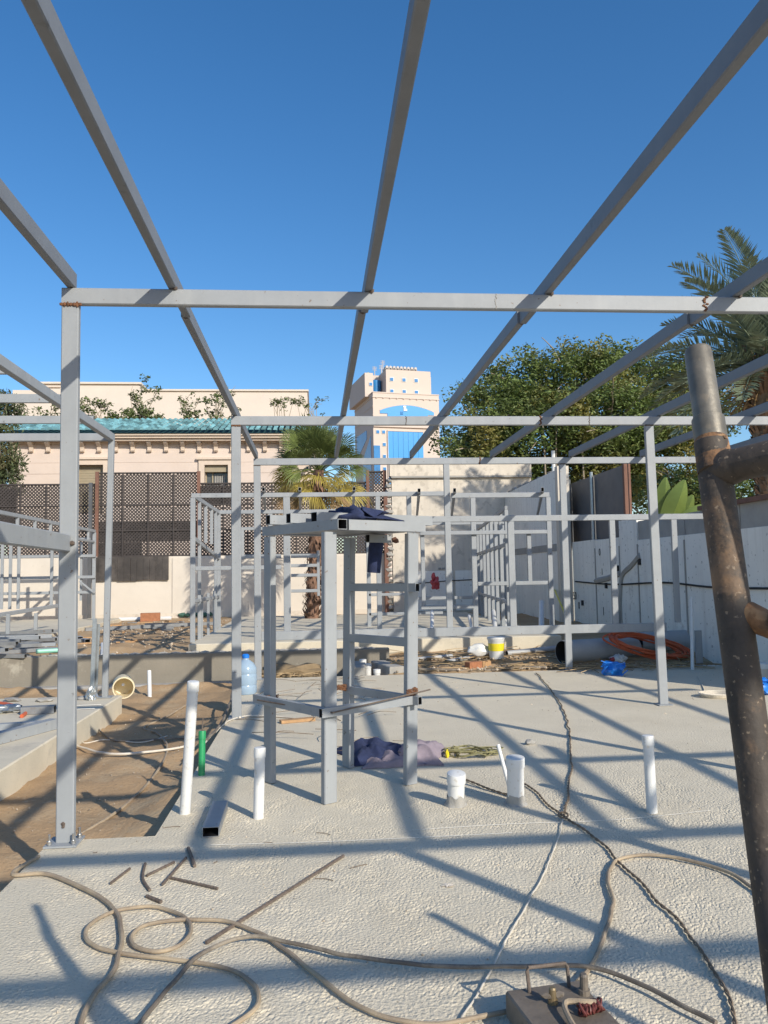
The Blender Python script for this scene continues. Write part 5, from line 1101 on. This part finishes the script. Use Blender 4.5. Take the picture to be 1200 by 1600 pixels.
# ================================================================== THINGS AT THE SLAB END
WB = Vector((-0.904, 10.516, 0.000)); wbt = root('water_bottle', 'large pale blue water bottle with blue cap standing by the second post', 'bottle', tuple(WB))
obj('body', lathe(WB+ZU*.003, WB+ZU, [(0, .13), (.02, .142), (.10, .142), (.115, .136), (.13, .142), (.24, .142), (.255, .136), (.27, .142), (.33, .138), (.39, .10), (.43, .045), (.46, .038)], 24), BOTTLE, wbt, smooth=True)
obj('cap', lathe(WB+ZU*.455, WB+ZU, [(0, .046), (.035, .048), (.05, .03)], 16), BLUE, wbt)
ob = Vector((-2.511, 10.850, 0.073)); pe = root('pipe_ring', 'cream plastic pipe end lying open by the left slab corner', 'pipe', (ob.x, ob.y, -.2))
for nm, prof, m in (('pipe', [(0, .125), (.0, .14), (.05, .145), (.06, .135), (.42, .132)], PVC_Y),):
    V, F = lathe(ob, ob+Vector((-.25, 1, 0)), prof, 22); F = F[:-2]
    obj(nm, (V, F), m, pe, smooth=True); V, F = lathe(ob, ob+Vector((-.25, 1, 0)), [(0.004, .124), (.34, .122), (.36, .02)], 22); obj('inside', (V, F[:-2]), PVC_Y, pe, smooth=True)
tag(obj('plastic_wrap', blob((-2.78, 10.35, .07), (.06, .05, .09), 3, 3, .8, 3), GALV), 'crumpled clear plastic wrapping at the foot of the struts on the left slab', 'wrapping')
tag(obj('plastic_wrap', blob((-3.55, 9.6, .04), (.20, .10, .05), 5, 3, .8, 3), GALV), 'flat crumpled plastic wrapping lying on the left slab behind the tall post', 'wrapping')
BK = Vector((2.935, 13.000, 0.094)); bk = root('paint_bucket', 'white plastic bucket with yellow band standing on the stick litter', 'bucket', tuple(BK))
obj('body', lathe(BK, BK+ZU, [(0, .115), (.29, .135), (.30, .142), (.32, .142)], 20), WHITE_P, bk, smooth=True)
obj('label_band', lathe(BK+ZU*.13, BK+ZU, [(0, .1265), (.12, .1345)], 20), YELLOW, bk, smooth=True)
obj('lid', lathe(BK+ZU*.318, BK+ZU, [(0, .15), (.028, .15), (.035, .13)], 20), WHITE_P, bk, smooth=True)
tag(obj('white_bag', blob((2.663, 13.100, 0.236), (.17, .1, .1), 4, 3, .4, 1.8), WHITE_P, smooth=True), 'white plastic bag lying left of the bucket', 'bag')
tag(obj('clay_block', obox((2.432, 12.400, 0.001), (.85, .5, 0), (-.5, .85, 0), (0, 0, 1), -.13, .13, -.06, .06, .0, .12), BRICK), 'orange clay block in front of the bucket, left one', 'brick', 'clay blocks by the bucket')
tag(obj('clay_block', obox((2.635, 12.550, 0.008), (.7, .7, 0), (-.7, .7, 0), (0, 0, 1), -.12, .12, -.05, .05, .0, .11), TIMBER), 'orange clay block in front of the bucket, right one', 'brick', 'clay blocks by the bucket')
def gpipe(label, a, b, r_, m=PVC_GREY, grp=None, th=.008, name='drain_pipe'):
    a = Vector(a); b = Vector(b); o = root(name, label, 'pipe', (a.x, a.y, a.z-r_), grp); L_ = (b-a).length
    V, F = lathe(a, b, [(0, r_-th), (0, r_), (L_, r_), (L_, r_-th)], 24); obj('pipe', (V, F[:-2]), m, o, smooth=True)
    V, F = lathe(a, b, [(0.002, r_-th), (L_-.002, r_-th)], 24); obj('inside', (V, F[:-2]), INNER, o, smooth=True); return o
gpipe('big open grey drain pipe lying behind the slab', Vector((3.899, 12.550, 0.216)), Vector((5.287, 13.100, 0.203)), .185)
gpipe('second big grey drain pipe lying farther right behind the orange coil', Vector((5.525, 13.400, 0.257)), Vector((6.445, 13.300, 0.287)), .18)
for k, (a, b, r_, lb) in enumerate((((1.545, 12.900, 0.119), (2.248, 13.300, 0.123), .035, 'thin grey pipe lying in the litter at the far left of the bucket'), ((2.068, 12.800, 0.076), (2.594, 13.200, 0.103), .04, 'grey pipe lying in the litter between bag and clay block'), ((3.155, 13.200, 0.152), (4.059, 13.450, 0.191), .045, 'grey pipe lying between the bucket and the big drain pipe'))):
    gpipe(lb, a, b, r_, PVC_GREY, 'thin grey pipes in the litter', .005, 'grey_pipe')
cable('litter_rope', 'dark rope lying along the slab end in front of the clay blocks', [(1.507, 12.200, 0.049), (1.998, 12.200, 0.026), (2.441, 12.200, -0.005), (2.990, 12.200, 0.029), (3.491, 12.200, 0.025), (3.994, 12.200, -0.018)], .02, CABLE_D, 'rope', wob=.03)
tag(obj('white_conduit', cyl(Vector((4.335, 12.300, 0.011)), Vector((6.257, 12.100, -0.017)), .022, None, 8), PVC), 'long white conduit lying along the slab end under the orange coil', 'conduit')
def bag(name, label, c, r_, m, seed):
    P = [blob((c[0], c[1], c[2]+r_[2]*.8), r_, seed, 3, .45, 1.9)]
    rs = random.Random(seed)
    for k in range(14): 
        a = Vector((c[0]+rs.uniform(-1, 1)*r_[0], c[1]-r_[1]*rs.uniform(.2, .9), c[2]+rs.uniform(.2, 1.7)*r_[2])); d = Vector((rs.uniform(-1, 1), -.3, rs.uniform(-.8, .8)))*r_[0]*.5
        P.append(tube([a-d, a+Vector((0, -.02, .01)), a+d], .008, 4, 3))
    return tag(obj(name, join(*P), m, smooth=True), label, 'bag')
bag('blue_bag', 'bright blue plastic bag on the slab end right of the first far post', (4.228, 11.289, 0.000), (.16, .12, .11), BLUE, 3)
bag('blue_bag', 'bright blue plastic bag at the right edge behind the scaffold tube', (5.308, 9.213, 0.000), (.14, .12, .10), BLUE, 6)
bag('printed_sack', 'crumpled white and red sack lying behind the blue bag', (4.783, 12.500, 0.017), (.13, .1, .08), WHITE_P, 8)
tag(obj('red_scrap', blob((4.654, 12.400, 0.101), (.04, .05, .035), 2, 2, .4), RED), 'small red wrapper beside the crumpled white sack', 'wrapper')
bk2 = Vector((5.754, 10.079, 0.000)); b2r = root('white_bucket', 'white lidded bucket beside the scaffold tube at the right edge', 'bucket', tuple(bk2))
obj('body', lathe(bk2+ZU*.003, bk2+ZU, [(0, .10), (.2, .12)], 18), CREAM, b2r, smooth=True); obj('lid', lathe(bk2+ZU*.2, bk2+ZU, [(0, .132), (.06, .132), (.07, .12)], 18), WHITE_P, b2r, smooth=True)
tag(obj('yellow_rod', cyl((6.150, 20.372, 1.078), (4.905, 15.500, 0.623), .02, None, 6), YELLOW), 'yellow rod leaning against the white corner wall', 'rod')
# small drain channel of blocks beside the stand
dr = root('drain_channel', 'low concrete block channel with capped pipes behind the slab', 'channel', ((0.950, 13.257, -0.100)[0], 12.6, -.2))
ca_, cb_ = Vector((.62, 12.2, 0)), Vector((.68, 13.15, 0)); cc_, cd_ = Vector((1.22, 12.2, 0)), Vector((1.0, 13.15, 0))
for (p, q, n) in ((ca_, cb_, 5), (cc_, cd_, 6)):
    for i in range(n): 
        a, b = p.lerp(q, i/n), p.lerp(q, (i+.94)/n); obj('block', bar((a.x, a.y, -.02), (b.x, b.y, -.02), .24, .24, ch=.012), CONC_B, dr)
for p in ((0.748, 13.000, 0.078), (0.810, 12.700, 0.039), (0.920, 12.300, -0.005)): obj('pipe_stub', lathe((p[0], p[1], p[2]-.24), (p[0], p[1], 2), [(0, .05), (.24, .05), (.24, .058), (.30, .058), (.305, .03)], 12), PVC, dr, smooth=True)

# ================================================================== TUBES ON THE TERRACE
def loose_tube(label, c, az_, L_, w_, h_, grp, z=0, m=STEEL_D, tilt=0):
    d = Vector((math.cos(az_), math.sin(az_), tilt))*L_/2; c = Vector(c)+ZU*(z+h_/2); sh, ins = hollow(c-d, c+d, w_, h_, .004); o = root('steel_tube', label, 'steel tube', (c.x, c.y, c.z-h_/2), grp)
    obj('shell', sh, m, o); obj('tube_inside', ins, INNER, o); return o
rs = random.Random(17); lab = 'grey steel tube lying in the jumbled heap on the left terrace'
for i in range(26):
    px = rs.uniform(-25, 92); py = rs.uniform(994, 1023)-max(0, (px-40))*.12; c = (-5.516, 15.925, 0.300)
    k = .28; y = 1.2*1249.72/(py-909); x = (px-496)/1249.72*y
    loose_tube(lab, (x, y, .29), rs.uniform(-.5, .25), rs.uniform(.8, 1.8), .08, .06, 'steel tubes in the jumbled heap', .07*(i % 3), STEEL if i % 2 else STEEL_D, rs.uniform(-.03, .05))
for i, (px, py) in enumerate(((122, 997), (131, 998), (140, 999), (149, 1003), (136, 1003))):
    y = 1.2*1249.72/(py-909); x = (px-496)/1249.72*y; loose_tube(['short tube offcut right of the jumbled heap, leftmost of its row', 'short tube offcut right of the jumbled heap, second in its row', 'short tube offcut right of the jumbled heap, fourth in its row', 'short tube offcut right of the jumbled heap, rightmost of its row', 'short tube offcut right of the jumbled heap, nearest the grade beam'][i], (x, y, .29), -1.3+.1*i, .35, .1, .07, 'short tube offcuts beside the heap', 0, STEEL)
tag(obj('green_pipe', cyl((-4.457, 13.332, 0.360), (-4.142, 13.467, 0.360), .035, None, 8), mat('mint_plastic', (.25, .55, .42), .4, .1)), 'mint green plastic pipe lying in front of the jumbled tube heap', 'pipe')
loose_tube('long steel tube lying on the terrace with its dark end towards the trench', (-3.962, 20.177, 0.280), .45, 3.2, .09, .08, 'tubes on the terrace')
loose_tube('steel tube lying on the terrace behind the long one', (-3.794, 21.125, 0.280), -.2, 1.2, .08, .06, 'tubes on the terrace')
loose_tube('small steel tube offcut lying beside the terrace tubes', (-3.623, 19.594, 0.280), .1, .5, .08, .06, 'tubes on the terrace')
loose_tube('long grey tube lying along the foot of the cream wall', (-5.193, 27.502, 0.300), .06, 6.5, .08, .08, 'tubes on the terrace')
tag(obj('white_pipe', cyl((-5.606, 23.613, 0.330), (-4.151, 23.712, 0.330), .06, None, 10), PVC), 'long white pipe lying by the foot of the cream wall', 'pipe')
tag(obj('timber_block', obox((-4.676, 23.355, 0.270), (.98, .15, 0), (-.15, .98, 0), (0, 0, 1), -.27, .27, -.15, .15, 0, .24), BRICK), 'orange timber block lying near the foot of the cream wall', 'block')
tag(obj('net_roll', join(*[blob(((-4.045, 24.964, 0.300)[0]+.16*i, (-4.045, 24.964, 0.300)[1], .36), (.12, .12, .07), i, 2, .5) for i in range(6)]), mat('dark_green_net', (.05, .12, .09), .9, .3)), 'rolled dark green net lying at the foot of the wall', 'net')
for i in range(24):
    y = rs.uniform(15.5, 23); x = rs.uniform(-6.3, -2.5)*y/19; tag(obj('wood_scrap', obox((x, y, .285), (math.cos(i), math.sin(i), 0), (-math.sin(i), math.cos(i), 0), (0, 0, 1), -.15-.1*(i % 3), .15, -.025, .025, 0, .025), TIMBER if i % 3 else STEEL_D), 'thin wood or metal scrap lying on the bare terrace', 'scrap', 'scraps on the terrace')
# tube across the left slab corner and tube ends on the slab
loose_tube('grey tube lying across the edge of the left slab behind the tall post', lerp((-3.001, 7.590, 0.000), (-2.640, 8.458, -0.000), .5), math.atan2((-2.640, 8.458, -0.000)[1]-(-3.001, 7.590, 0.000)[1], (-2.640, 8.458, -0.000)[0]-(-3.001, 7.590, 0.000)[0]), (Vector((-2.640, 8.458, -0.000))-Vector((-3.001, 7.590, 0.000))).length, .1, .1, 'tubes on the left slab', .004, STEEL)
loose_tube('grey tube with dark open end lying on the left slab, near one', (-3.126, 8.442, 0.000), .2, .95, .08, .07, 'tubes on the left slab', .004, STEEL)
loose_tube('grey tube with dark open end lying on the left slab, far one', (-3.119, 9.447, 0.000), .12, .35, .12, .08, 'tubes on the left slab', .004, STEEL_D)
for i in range(5):
    tag(obj('floor_debris', blob((-4.6+.42*i, 10.45-.1*(i % 2), .02), (.12, .08, .03), i, 1, .6), CONC_B), 'grey mortar lump on the far end of the left slab', 'debris', 'mortar lumps on the left slab')

# ================================================================== SCAFFOLD AT THE RIGHT
s0 = Vector((0.575, 1.133, 1.828)); s1 = Vector((0.565, 1.092, 1.710)); s2 = Vector((0.558, 1.075, 1.679)); s3 = Vector((0.546, 0.993, 1.327))
sd_ = (s3-s2).normalized(); sg = s3+sd_*(-(s3.z)/sd_.z)
sc = root('scaffold_frame', 'worn rusty scaffold frame of thick tubes close to the camera at the right', 'scaffold', (sg.x, sg.y, 0))
obj('upright', lathe(s2, sg, [(0, .0215), (.001, .0226), ((sg-s2).length, .0226)], 28), SCAF, sc, smooth=True)
L_ = (s1-s0).length; dd = (s0-s1).normalized()
spg = obj('spigot', lathe(s1-dd*.02, s0, [(0, .0196), (L_+.012, .0196), (L_+.018, .0186), (L_+.02, .016)], 28), SCAF_T, sc, smooth=True)
obj('collar', lathe(s1-dd*.032, s0, [(0, .0215), (.006, .0226), (.036, .0226), (.038, .020)], 28), SCAF_T, sc, smooth=True)
obj('rivet', blob(s1-dd*.03+Vector((.006, -.026, 0)), (.004, .004, .004), 1, 1, .2), SCAF_R, spg)
obj('rust_collar', lathe(s2-dd*.05, s1-dd*.033, [(0, .0228), (.01, .0235), (.045, .0234), (.055, .0225)], 28), SCAF_R, sc, smooth=True)
j1 = Vector((0.557, 1.064, 1.636)); e1_ = Vector((0.637, 0.939, 1.654)); far = j1+(e1_-j1)*(1.75/(e1_-j1).length)
obj('ledger', lathe(j1, far, [(0, .0225), (.022, .0255), (.028, .0243), (.034, .0226), (1.75, .0226)], 28), SCAF, sc, smooth=True)
j2 = Vector((0.551, 1.024, 1.446)); e2_ = Vector((0.611, 0.961, 1.407)); far2 = j2+(e2_-j2)*(1.6/(e2_-j2).length)
obj('ledger', lathe(j2, far2, [(0, .017), (.02, .0192), (.034, .0182), (.05, .0168), (1.6, .0165)], 24), SCAF_R, sc, smooth=True)
obj('coupler_bolt', lathe(j2+(far2-j2).normalized()*.05+Vector((0, -.012, .006)), j2+(far2-j2).normalized()*.05+Vector((0, -.05, .02)), [(0, .012), (.012, .012), (.0125, .007), (.02, .007)], 6), SCAF_R, sc)
obj('upright', lathe((2.38, .80, 1.83), (2.3, .6, 0), [(0, .0245), (1.84, .0245)], 20), SCAF, sc, smooth=True)
bpy.context.view_layer.update()
